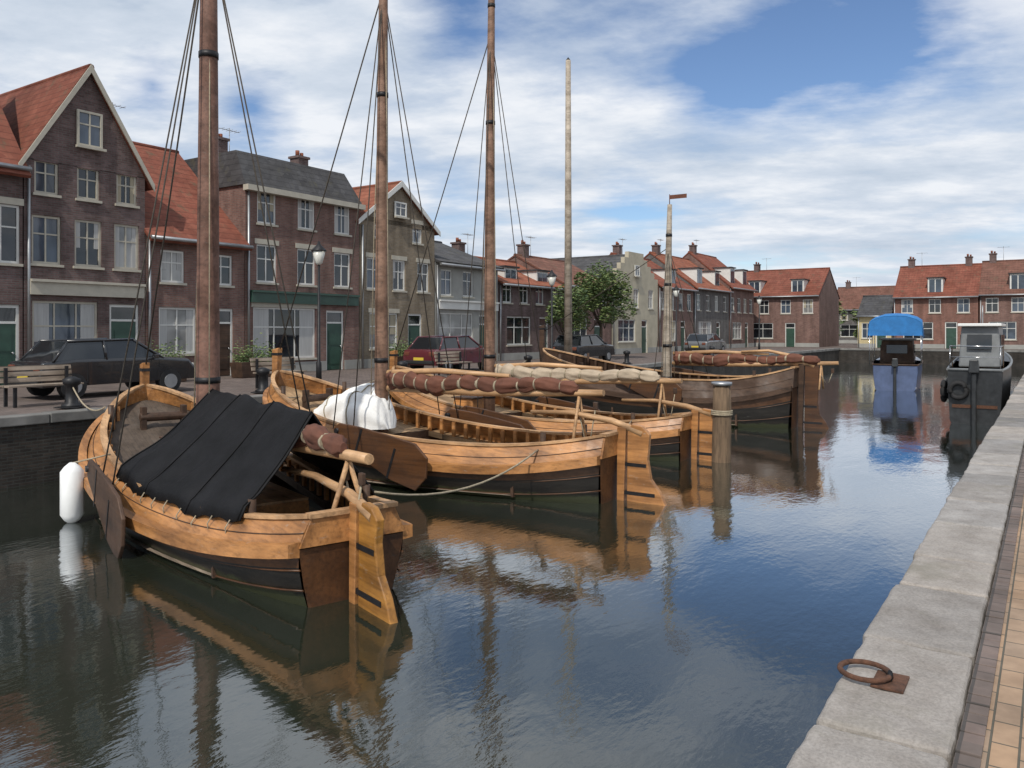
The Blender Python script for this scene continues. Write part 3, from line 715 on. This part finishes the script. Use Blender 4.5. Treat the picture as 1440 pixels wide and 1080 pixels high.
        if cover:
            cv=MB(); rows=[]
            x0,x1=mx-.2,mx-bl*.74
            for j in range(81):
                u=j/80; x=lerp(x0,x1,u); row=[]; tt=x/L; eb=h.hb(tt)*.865-.03; ez=h.sh(tt)+.10; top_=bz+.56-.05*u
                for q_ in range(-20,21):
                    q=q_*.4; v=q_/20; aa=abs(v); zz=lerp(top_,ez,aa**1.15)-.13*math.sin(PI*aa)*(1+.3*math.sin(u*13+q*.3))+.10*noise.noise(Vector((x*1.6,v*1.1,3.)))+.035*abs(math.sin(u*31+v*5+2*noise.noise(Vector((x,v,1)))))*aa
                    row.append((x,v*eb,zz))
                row=[(row[0][0],row[0][1]-.07,row[0][2]-.16)]+row+[(row[-1][0],row[-1][1]+.07,row[-1][2]-.16)]
                rows.append(row)
            cv.grid(rows); co=build(cv,'tarpaulin',cover,root)
            lc=MB()
            for j in range(4,80,8):
                for ed in (0,-1):
                    p=Vector(rows[j][ed]); sgn=1 if p.y>0 else -1; lc.tube([p+Vector((0,0,.03)),p+Vector((.02,sgn*.05,-.06)),p+Vector((.05,sgn*.02,-.2))],.009,5)
            build_each(lc,'lacing','rope',co)
            sq=MB()
            for j in (1,27,54,79):
                sq.tube([Vector(p)+Vector((0,0,.012)) for p in rows[j]],.011,4)
            build_each(sq,'seam','black_canvas',co); sd_=co.modifiers.new('solid','SOLIDIFY'); sd_.thickness=.015
    # cleats / small bollards on rail, coil of rope
    bo_=MB()
    for t in (.12,.86):
        for sg in (1,-1):
            b=h.hb(t)*.9; z=h.sh(t); bo_.tube([(X(t),sg*(b*.93-.1),z-.3),(X(t),sg*(b*.93-.1),z+.2)],.05,10)
    build_each(bo_,'bollard','dark_wood',root)
    cr=MB()
    for j in range(4): cr.tube([(X(.1)+.19*math.cos(a_*PI/8),.3+.19*math.sin(a_*PI/8),h.sh(.1)-WH*.8+.06+j*.028) for a_ in range(17)],.018,5,cap=False)
    build(cr,'rope_coil','rope',root)
    if fend:
        for (t,sg,z,L2,r2,mt) in fend:
            b=h.hb(t)+.10+r2; f=MB(); zt=h.sh(t)-z
            f.tube([(X(t),sg*b,zt),(X(t),sg*b,zt-.06),(X(t),sg*b,zt-.14),(X(t),sg*b,zt-L2+.14),(X(t),sg*b,zt-L2+.05),(X(t),sg*b,zt-L2)],[.04,r2*.65,r2,r2,r2*.65,.04],14)
            fo=tag(build(f,'fender',mt),'','fender') if False else build(f,'fender',mt,root)
            q=MB(); q.tube([(X(t),sg*(h.hb(t)*.865-.06),h.sh(t)+.06),(X(t),sg*(h.hb(t)*.93),h.sh(t)+.03),(X(t),sg*b,zt-.01)],.014,5); build(q,'fender_line','rope',fo)
    return root,h
def place(px,y_water,heading):
    Y=HC*F/(y_water-YH); x=(px-720)/F*Y; return Vector((x,Y,0)),math.atan2(math.cos(math.radians(heading)),math.sin(math.radians(heading)))
H0=-56.2
p1,r1=place(497,843,-37.5); b1,_=botter(p1,r1,'nearest wooden sailing barge with a black tarpaulin tent over its hold and white fender',L=9.4,B=3.2,k=1.14,mast_h=12,mast_d=.38,mast_t=.56,cover='black_canvas',seed=1,deck='deck_dark',spar='spar_red',
   fend=[(.635,1,.02,.95,.17,'fender_white')])
p2,r2=place(868,702,H0); b2,h2=botter(p2,r2,'second wooden barge with orange varnished rudder and brown sail furled on its boom',L=9.0,B=3.3,k=1.36,mast_h=13,mast_d=.30,mast_t=.63,seed=2,sail='brown_canvas',rud='varnish')
p3,r3=place(972,645,H0+1); b3,_=botter(p3,r3,'third barge with pale canvas furled on its boom, partly hidden behind the second',L=9.4,B=3.3,k=1.2,mast_h=14,mast_d=.32,mast_t=.625,seed=3,sail='tan_canvas',rud='varnish',spar='spar')
p4,r4=place(1122,600,H0-1); b4,_=botter(p4,r4,'farthest of the brown barges with a dark brown upper hull and short mast',L=9.2,B=3.8,k=2.15,bow=.9,mast_h=7.3,mast_d=.32,mast_t=.47,seed=4,sail='brown_canvas',rud='hull_brown',upper='dark_wood',lower='hull_brown',deck='hull_brown',spar='pole_pale')
def bp0(p,rz,x,y,z): return p+Vector((x*math.cos(rz)-y*math.sin(rz),x*math.sin(rz)+y*math.cos(rz),z))
# ------------------------------------------------------------------ small boats
def launch(name,loc,rz,label,L,B,fb,hullm,top,canopy=None,group=None,wind=True,cabin=0.,deckm='white_gel'):
    r=empty(name,loc,rz,label,'boat',group); mb=MB(); ts=[i/24 for i in range(25)]
    hb=lambda t:B/2*(.86+.14*math.sin(PI/2*min(1,t/.4)) if t<.45 else max(0,1-((t-.45)/.55)**2.3)**.8)
    sh=lambda t:fb*(1+.35*t*t)
    for sg in (1,-1):
        rows=[]
        for t in ts:
            b=hb(t); rows.append([(t*L-.25*(t**3),0,-.3),(t*L-.2*t**3,sg*b*.7,-.2),(t*L-.1*t**3,sg*b*.92,.1),(t*L,sg*b,sh(t)*.7),(t*L,sg*b,sh(t))])
        mb.grid(rows)
    b=hb(0); mb.face([(0,b,sh(0)),(0,b,sh(0)*.7),(0,b*.92,.1),(0,b*.7,-.2),(0,-b*.7,-.2),(0,-b*.92,.1),(0,-b,sh(0)*.7),(0,-b,sh(0))])
    build(mb,'hull',hullm,r,weld=True)
    g=MB()
    for sg in (1,-1): g.tube([(t*L,sg*hb(t),sh(t)) for t in ts],.045,8)
    g.tube([(0,-b,sh(0)),(0,b,sh(0))],.045,8); build(g,'rubbing_strake',top,r)
    d=MB(); rows=[]
    for k in range(10):
        t=.5+.49*k/9; q=hb(t); rows.append([(t*L,q*u,sh(t)+.06*(1-u*u)) for u in (-1,-.5,0,.5,1)])
    d.grid(rows); d.b2((.05,-b*.95,.15),(L*.5,b*.95,.2)); build(d,'deck',deckm,r)
    s_=MB()
    for t in (.12,.34): s_.b2((t*L-.18,-hb(t)*.9,fb*.62),(t*L+.18,hb(t)*.9,fb*.7))
    build_each(s_,'bench','varnish_pale',r)
    if wind:
        w=MB(); x=L*.52; q=hb(.52)*.8
        for (a_,c_) in (((x,-q,fb),(x-.22,-q*.85,fb+.5)),((x,q,fb),(x-.22,q*.85,fb+.5)),((x-.22,-q*.85,fb+.5),(x-.22,q*.85,fb+.5))): w.tube([a_,c_],.025,6)
        wf=build(w,'windscreen_frame','galvanised',r); p=MB(); p.prism([(x,-q,fb),(x,q,fb),(x-.22,q*.85,fb+.5),(x-.22,-q*.85,fb+.5)],(.012,0,0)); build(p,'windscreen','pane_blue',wf)
    o=MB(); o.box((-.2,0,fb+.12),(.32,.3,.42),taper=.8); o.b2((-.28,-.07,-.3),(-.14,.07,fb-.09)); build(o,'outboard_motor','steel_dark',r,bevel=.03)
    if cabin:
        c=MB(); c.box((L*.5,0,fb+cabin/2),(L*.42,B*.72,cabin),taper=.88); cc=build(c,'cabin',top,r,bevel=.05)
        rf=MB(); rf.box((L*.5,0,fb+cabin+.05),(L*.44,B*.74,.1)); build(rf,'cabin_roof','steel_grey' if canopy else 'white_gel',cc,bevel=.02)
        wn=MB(); wn.box((L*.29-.004,0,fb+cabin*.62),(.02,B*.42,cabin*.36),Matrix.Rotation(.06,3,'Y'))
        for sg in (-1,1):
            for q in (.4,.52,.63): wn.box((L*q,sg*(B*.345),fb+cabin*.62),(L*.075,.03,cabin*.34))
        build_each(wn,'cabin_window','pane_dark',cc)
    if cabin and not canopy:
        ry=MB()
        for sg in (-1,1): ry.tube([(.1,sg*B*.40,fb),(.1,sg*B*.40,fb+.75),(1.2,sg*B*.42,fb+.75),(1.2,sg*B*.42,fb+.02)],.02,6)
        ry.tube([(.1,-B*.40,fb+.75),(.1,B*.40,fb+.75)],.02,6); ry.tube([(.1,-B*.4,fb+.4),(.1,B*.4,fb+.4)],.015,6); build_each(ry,'rail','chrome',r)
        ty=MB()
        for x in (1.2,2.8,4.2): ty.tube([(x+.3*math.cos(a_*PI/10),B*.5+.1,fb*.55+.3*math.sin(a_*PI/10)) for a_ in range(21)],.09,8,cap=False)
        ty.tube([(-.1,.45+.24*math.cos(a_*PI/10),fb*.62+.24*math.sin(a_*PI/10)) for a_ in range(21)],.08,8,cap=False)
        build_each(ty,'tyre_fender','rubber',r)
        am=MB(); am.tube([(L*.5,0,fb+cabin+.1),(L*.5,0,fb+cabin+.75)],.02,6); build(am,'signal_mast','galvanised',r)
        sp_=MB(); sp_.b2((-.03,-B*.36,fb*.3),(-.008,B*.36,fb*.36)); build(sp_,'boot_stripe','rust',r)
    if canopy:
        z0,z1=canopy; x0,x1=-.1,L*.5; c=MB(); rows=[]
        for k in range(7):
            u=k/6; x=lerp(x0,x1,u); z=lerp(z1-.15,z1,math.sin(u*PI)); rows.append([(x,B*.55*v,z-.42*(abs(v)**3)-(z1-z0-.42)*max(0,(abs(v)-.93)/.07)) for v in (-1,-.93,-.75,-.4,0,.4,.75,.93,1)])
        c.grid(rows); o=build(c,'canopy','blue_canvas',r); md=o.modifiers.new('s','SOLIDIFY'); md.thickness=.02
        bk=MB(); rw=rows[0]; bk.face([(x0+.01,p[1],p[2]) for p in rw]+[(x0+.01,B*.54,z0-.0),(x0+.01,-B*.54,z0)]); build(bk,'rear_curtain','blue_canvas',r)
        f=MB()
        for u in (0,.5,1):
            x=lerp(x0,x1,u)
            for sg in (-1,1): f.tube([(x,sg*B*.5,fb),(x,sg*B*.5,z0+.05)],.02,6)
        build_each(f,'canopy_pole','chrome',r)
    return r
launch('motor_launch',W(43.8,6.4,0),ROT+.1,'blue hulled launch with a bright blue canopy beyond the brown barges',6.5,2.3,1.3,'blue_paint','dark_wood',canopy=(2.75,3.9),wind=False,cabin=1.2)
launch('work_boat',W(29.5,2.0,0),ROT,'dark steel work boat with grey wheelhouse moored against the near quay',7.5,1.75,1.75,'steel_dark','steel_grey',wind=False,cabin=1.4,deckm='steel_dark')
# folded white sail lying over the fore hatch of the second barge
zd=h2.sh(.74)-.285*1.36
e=empty('sail_bundle',bp0(p2,r2,6.45,.1,zd),r2,'bright white folded sail heaped on the foredeck of the second barge','sail')
e.scale=(1.2,1.15,1.12)
q=MB(); rows=[]
for j in range(61):
    u=j/60; row=[]; hh=(.80*math.sin(PI*min(1,max(0,u)))**.4)*(1-.25*u+.12*math.sin(u*7))
    for k in range(49):
        an=PI*k/48; nz=noise.noise(Vector((u*4,an*1.1,2.))); fo=abs(math.sin(an*5+u*4+2.5*noise.noise(Vector((u*3,an,7.)))))
        wv=1+.22*nz+.10*fo
        row.append(Vector((lerp(-.95,1.0,u)+.05*nz,math.cos(an)*.66*wv*max(.15,hh),.01+max(0,math.sin(an))**.75*hh*wv)))
    rows.append(row)
q.grid(rows); cvs=build(q,'canvas','white_canvas',e,weld=True)
q=MB()
for u in (17,40): q.tube([rows[u][k]*1.012+Vector((0,0,.004)) for k in range(0,49)],.012,5)
build_each(q,'lashing','rope',cvs)
# mooring post
def post(loc,h,r,label):
    e=empty('mooring_post',loc,0,label,'post','wooden mooring posts'); m_=MB(); m_.tube([(0,0,-2.2),(.01,0,0),(.03,.01,h*.7),(.02,0,h)],[r,r*1.02,r*.97,r*.9],12); p=build(m_,'shaft','post_wood',e)
    c=MB(); c.tube([(.02,0,h+.001),(.02,0,h+.07)],r*1.08,12); build(c,'cap','galvanised',e)
    q=MB()
    for k in range(3): q.tube([(r*1.06*math.cos(a_*PI/6)+.02,r*1.06*math.sin(a_*PI/6),h*.62+k*.04) for a_ in range(13)],.02,5,cap=False)
    build_each(q,'rope_turn','rope',e)
pp,_=place(1003,652,0); post(pp+Vector((.25,.3,0)),1.75,.22,'wooden mooring post standing off the rudder of the third barge')
# ------------------------------------------------------------------ quay furniture
mr=empty('mooring_ring',W(4.1,.62,QZ+.004),ROT,'rusty iron mooring ring lying on the near kerb stones','mooring ring')
q=MB(); q.box((0,0,.008),(.2,.14,.012)); build(q,'base_plate','rust',mr,bevel=.003)
q=MB(); q.tube([(.02,-.0,.02),(.0,0,.05),(-.02,0,.02)],.012,8); build(q,'staple','black_iron',mr)
q=MB(); q.tube([(.11*math.cos(a_*PI/10),.11+.11*math.sin(a_*PI/10),.032+.0*a_) for a_ in range(21)],.013,8,cap=False); build(q,'ring','rust',mr)
def bollard(loc,label):
    e=empty('bollard',loc,0,label,'bollard','iron bollards along the far quay'); q=MB(); q.tube([(0,0,0),(0,0,.06),(0,0,.1),(0,0,.45),(0,0,.5),(0,0,.6),(0,0,.66)],[.2,.2,.12,.11,.17,.18,.05],14); build(q,'shaft','black_iron',e); q=MB(); q.box((0,0,.01),(.5,.5,.02)); build(q,'base_plate','black_iron',e); return e
wb=['iron bollard on the far quay left of the first mast','iron bollard on the far quay behind the black tarpaulin','iron bollard on the far quay above the white launch','iron bollard on the far quay behind the second barge','iron bollard on the far quay near the big green tree','farthest iron bollard on the far quay']
proto=bollard(W(9,LQ+.8,QZ+.02),wb[0])
for i,s in enumerate((14,19.5,27,36,48)):
    c=copy_tree(proto); c.location=W(s,LQ+.8,QZ+.02); c['label']=wb[i+1]
def lamp(loc,label):
    e=empty('street_lamp',loc,0,label,'street lamp','street lamps along the far quay'); q=MB(); q.tube([(0,0,0),(0,0,.7),(0,0,.75),(0,0,3.6)],[.09,.08,.05,.035],10); build(q,'pole','black_iron',e)
    q=MB(); q.tube([(0,0,3.6),(0,0,3.66),(0,0,4.0)],[.06,.11,.2],6); build(q,'lantern','lamp_glass',e); q=MB(); q.tube([(0,0,4.0),(0,0,4.04),(0,0,4.2),(0,0,4.3)],[.23,.22,.06,.02],6); build(q,'lantern_cap','black_iron',e); return e
lp=lamp(W(16.6,LQ+1.5,QZ),'black street lamp on the far quay in front of the low red house')
for s,l in ((30,'black street lamp in front of the grey plastered house'),(44,'black street lamp beside the big green tree'),(60,'farthest black street lamp on the far quay')):
    c=copy_tree(lp); c.location=W(s,LQ+1.5,QZ); c['label']=l
# flag pole
e=empty('flag_pole',W(s_at(799,19),19,QZ),0,'tall pale flag pole on the far quay left of the green tree','flag pole'); Yf=W(s_at(799,19),19).y
q=MB(); ht=z_at(85,Yf)-QZ; q.tube([(0,0,0),(0,0,ht)],[.2,.12],10); build(q,'pole','pole_pale',e); q=MB(); q.tube([(0,0,ht),(0,0,ht+.14)],[.12,.02],10); build(q,'knob','black_iron',e); q=MB(); q.box((0,0,.15),(.6,.6,.3),taper=.85); build(q,'foot','plaster_grey',e)
# parked cars
def car(loc,rz,label,pm):
    e=empty('parked_car',loc,rz,label,'car','cars parked on the far quay')
    L,Wd=4.1,1.68
    prof=[(-2.0,.3),(-2.05,.62),(-1.98,.86),(-1.25,.93),(.95,.93),(1.85,.86),(2.03,.66),(2.05,.35)]
    secs=[]
    q=MB(); rows=[]
    for v in (-1,-.96,-.8,.8,.96,1):
        k={1:.0,.96:.02,.8:.045}[abs(v)]
        rows.append([(x*(1-(.015 if abs(v)==1 else 0)),v*Wd/2,z+(k if z>.6 else 0)-.045*(abs(v)==1)*(z>.6)) for x,z in prof])
    q.grid(rows); 
    for rw in (rows[0],rows[-1]): q.face(rw)
    q.face([(p[0],p[1],p[2]) for p in (rows[0][0],rows[-1][0],rows[-1][-1],rows[0][-1])])
    build(q,'body',pm,e,weld=True,bevel=.03)
    g=MB(); cab=[(-1.75,.9),(-1.35,1.38),(.35,1.42),(1.1,.92)]
    rows=[[(x,sg*(Wd/2-.05-(z-.9)*.32),z) for x,z in cab] for sg in (-1,1)]
    for rw in rows: g.face(rw)
    for k in range(3): g.face([rows[0][k],rows[0][k+1],rows[1][k+1],rows[1][k]],mi=1 if k==1 else 0)
    gh=build(g,'cabin_glass',['pane_dark',pm],e,weld=True)
    pl=MB()
    for sg in (-1,1):
        P=lambda x,z:(x,sg*(Wd/2-.04-(z-.9)*.32),z)
        for a_,b_ in (((-1.75,.9),(-1.35,1.38)),((-1.35,1.39),(.35,1.43)),((.35,1.42),(1.1,.92)),((-.45,.92),(-.45,1.42))): pl.tube([P(*a_),P(*b_)],.035,6)
    build(pl,'pillar',pm,gh)
    for x in (-1.28,1.28):
        for sg in (-1,1):
            w=MB(); w.tube([(x,sg*.62,.31),(x,sg*.85,.31)],.31,20); wo=build(w,'wheel','rubber',e); rm=MB(); rm.tube([(x,sg*.85,.31),(x,sg*.862,.31)],.19,16); build(rm,'rim','galvanised',wo)
    for sg in (-1,1):
        hl=MB(); hl.box((2.0,sg*.6,.7),(.1,.32,.14)); build(hl,'headlight','lamp_glass',e,bevel=.02); tl=MB(); tl.box((-2.02,sg*.62,.74),(.08,.25,.16)); build(tl,'tail_light','tile_red',e,bevel=.02)
    pt=MB(); pt.box((-2.062,0,.55),(.02,.5,.11)); build(pt,'number_plate','plate_yellow',e)
    bp_=MB(); bp_.box((2.03,0,.45),(.14,1.5,.16)); bp_.box((-2.03,0,.42),(.14,1.5,.14)); build_each(bp_,'bumper','rubber',e,bevel=.03)
    sm_=MB()
    for sg in (-1,1):
        for x in (-.95,-.1,.95): sm_.box((x,sg*Wd/2,.62),(.012,.008,.5))
        for x in (-.3,.6): sm_.box((x-.35,sg*(Wd/2+.008),.78),(.14,.02,.025))
    build_each(sm_,'door_seam','rubber',e)
    mi=MB(); 
    for sg in (-1,1): mi.box((.8,sg*.92,.98),(.12,.16,.11))
    build_each(mi,'door_mirror',pm,e,bevel=.02)
    return e
for s,a,pm,l in ((s_at(150,20.4),20.4,'paint_black','black car parked in front of the dark gabled house'),(26,20.4,'paint_wine','wine red car parked in front of the mansard house'),(37,20.3,'paint_black','black car parked on the far quay before the orange roofed house'),(55,20.3,'paint_grey','grey car farthest along the far quay')):
    car(W(s,a,QZ),ROT,l,pm)
def bench(loc,rz,label):
    e=empty('park_bench',loc,rz,label,'bench','benches on the far quay')
    q=MB()
    for k in range(4): q.b2((-.8,-.22+k*.12,.43),(.8,-.12+k*.12,.465))
    build(q,'seat','plank_grey',e); q=MB()
    for k in range(3): q.box((0,.3+k*.03,.56+k*.13),(1.6,.03,.1),Matrix.Rotation(-.2,3,'X'))
    build(q,'backrest','plank_grey',e); q=MB()
    for x in (-.65,.65):
        q.b2((x-.03,-.2,0),(x+.03,-.14,.43)); q.b2((x-.03,.22,0),(x+.03,.28,.84))
    build_each(q,'leg','black_iron',e); return e
b_=bench(W(s_at(60,18.6),18.6,QZ),ROT,'wooden bench on the far quay at the left edge of the photo')
for px,l in ((395,'wooden bench on the far quay behind the bow of the second barge'),(640,'wooden bench on the far quay between the second and third masts')):
    c=copy_tree(b_); c.location=W(s_at(px,18.6),18.6,QZ); c['label']=l
def planter(loc,rz,label,seed):
    rr=random.Random(seed); e=empty('planter',loc,rz,label,'planter','wooden planters with clipped shrubs'); q=MB(); q.box((0,0,.27),(1.5,.6,.54),taper=1.08); build(q,'box','dark_wood',e,bevel=.015)
    q=MB(); q.b2((-.75,-.27,.5),(.75,.27,.545)); build(q,'soil','earth',e); lb=MB()
    for k in range(1500):
        p=Vector((rr.uniform(-.78,.78),rr.gauss(0,.2),.55+abs(rr.gauss(0,.28)))); m_=Matrix.Rotation(rr.uniform(0,6.28),3,'Z')@Matrix.Rotation(rr.uniform(-1.2,1.2),3,'X'); L=rr.uniform(.03,.06)
        lb.face([p+m_@Vector(q_) for q_ in ((-L,0,0),(-.2*L,-.5*L,.1*L),(L,0,0),(-.2*L,.5*L,.1*L))],mi=0 if rr.random()<.6 else 1)
    build(lb,'shrub',['leaf_a','leaf_b'],e)
planter(W(s_at(358,23.6),23.6,QZ),ROT,'wooden planter with green shrub against the mansard house',1)
planter(W(s_at(225,23.6),23.6,QZ),ROT,'wooden planter with green shrub against the low red brick house',2)
planter(W(s_at(560,23.6),23.6,QZ),ROT,'wooden planter with green shrub in front of the ochre gabled house',3)
# ------------------------------------------------------------------ mooring lines
def line(p,q,label,sag=.25,r=.016):
    m_=MB(); pts=[]
    for k in range(13):
        u=k/12; v=Vector(p).lerp(Vector(q),u); v.z-=sag*4*u*(1-u); pts.append(v)
    m_.tube(pts,r,6); tag(build(m_,'mooring_line','rope'),label,'rope','mooring lines of the barges')
def bp(p,rz,x,y,z): return p+Vector((x*math.cos(rz)-y*math.sin(rz),x*math.sin(rz)+y*math.cos(rz),z))
line(bp(p1,r1,8.6,.9,1.55),W(9,LQ+.8,QZ+.5),'mooring line from the bow of the nearest barge to the far quay')
line(bp(p2,r2,7.9,.9,1.5),W(19.5,LQ+.8,QZ+.5),'mooring line from the bow of the second barge to the far quay')
line(bp(p3,r3,8.1,-.9,1.5),W(27,LQ+.8,QZ+.5),'mooring line from the bow of the third barge to the far quay')
line(bp(p1,r1,1.2,-.9,.9),bp(p2,r2,1.1,.9,.9),'slack mooring line between the sterns of the first and second barges',sag=.3)
line(bp(p2,r2,1.1,-.9,.9),bp(p3,r3,1.1,.9,.9),'slack mooring line between the sterns of the second and third barges',sag=.25)
# ------------------------------------------------------------------ light, sky, camera
SUN_EL=math.radians(48); SUN_HD=math.radians(-158)   # heading of the sun, clockwise from +Y
sd=Vector((math.sin(SUN_HD)*math.cos(SUN_EL),math.cos(SUN_HD)*math.cos(SUN_EL),math.sin(SUN_EL)))
l=bpy.data.lights.new('sun','SUN'); l.energy=3.2; l.angle=math.radians(.6); l.color=(1,.94,.85); lo=bpy.data.objects.new('sun',l); COL.objects.link(lo); lo.rotation_euler=sd.to_track_quat('Z','Y').to_euler()
w=bpy.data.worlds.new("World"); C.world=w; w.use_nodes=True; t=w.node_tree
bg=t.nodes['Background']; sk=N(t,'ShaderNodeTexSky',sky_type='NISHITA'); sk.sun_disc=False; sk.sun_elevation=SUN_EL; sk.sun_rotation=SUN_HD; sk.air_density=1.0; sk.dust_density=.1; sk.ozone_density=3.5
tc=N(t,'ShaderNodeTexCoord'); sp=N(t,'ShaderNodeSeparateXYZ'); t.links.new(tc.outputs['Generated'],sp.inputs[0])
def mth(op,a,b=None,c=None):
    n=N(t,'ShaderNodeMath',operation=op)
    for i,v in enumerate((a,b,c)):
        if v is None: continue
        if isinstance(v,(int,float)): n.inputs[i].default_value=v
        else: t.links.new(v,n.inputs[i])
    return n.outputs[0]
zz=mth('ADD',mth('MAXIMUM',sp.outputs[2],0),.12)
cx=N(t,'ShaderNodeCombineXYZ'); t.links.new(mth('DIVIDE',sp.outputs[0],zz),cx.inputs[0]); t.links.new(mth('DIVIDE',sp.outputs[1],zz),cx.inputs[1])
mp=N(t,'ShaderNodeMapping'); mp.inputs['Rotation'].default_value=(0,0,.5); mp.inputs['Scale'].default_value=(.75,1.0,1); mp.inputs['Location'].default_value=(3.1,1.7,0); t.links.new(cx.outputs[0],mp.inputs[0])
n1=noi(t,mp.outputs[0],.95,10,.58); n2=noi(t,mp.outputs[0],2.6,8,.6)
cov=mth('ADD',mth('MULTIPLY',n1,.8),mth('MULTIPLY',n2,.2))
# blue gaps at their places in the sky (directions in the world)
for (px,py,r_,k) in ((1340,5,.09,.08),(1220,35,.10,.13),(1015,120,.07,.16),(1095,85,.08,.13),(215,120,.055,.26),(355,150,.075,.24),(890,290,.07,.12),(650,10,.09,.1),(640,10,.08,.07),(560,230,.05,.08),(640,260,.06,.1)):
    v=Vector(((px-720)/F,1,(YH-py)/F)).normalized()
    vm=N(t,'ShaderNodeVectorMath',operation='DISTANCE'); t.links.new(tc.outputs['Generated'],vm.inputs[0]); vm.inputs[1].default_value=v
    g=mth('MULTIPLY',mth('MAXIMUM',mth('SUBTRACT',1,mth('DIVIDE',vm.outputs['Value'],r_)),0),k); cov=mth('SUBTRACT',cov,g)
cl=ramp(t,cov,[(.33,(0,0,0)),(.42,(.62,.62,.62)),(.52,(1,1,1))])
shade=ramp(t,noi(t,mp.outputs[0],1.9,7,.6),[(.30,(4.8,5.7,6.9)),(.48,(6.5,7.2,8.2)),(.62,(8.7,9.0,9.5))])
hs=N(t,'ShaderNodeHueSaturation'); hs.inputs['Saturation'].default_value=1.05; hs.inputs['Value'].default_value=1.18; hs.inputs['Hue'].default_value=.505; t.links.new(sk.outputs[0],hs.inputs['Color'])
mx_=mix(t,cl,hs.outputs[0],shade)
t.links.new(mx_,bg.inputs[0]); bg.inputs[1].default_value=.1
c=bpy.data.cameras.new('camera'); co=bpy.data.objects.new('camera',c); COL.objects.link(co); co.location=(0,0,HC); co.rotation_euler=(PI/2,0,0)
c.sensor_width=36; c.lens=F/1440*36; c.shift_y=-(540-YH)/1440; c.clip_end=3000; C.camera=co
C.view_settings.view_transform='Standard'; C.view_settings.look='None'; C.view_settings.exposure=0; C.view_settings.gamma=1
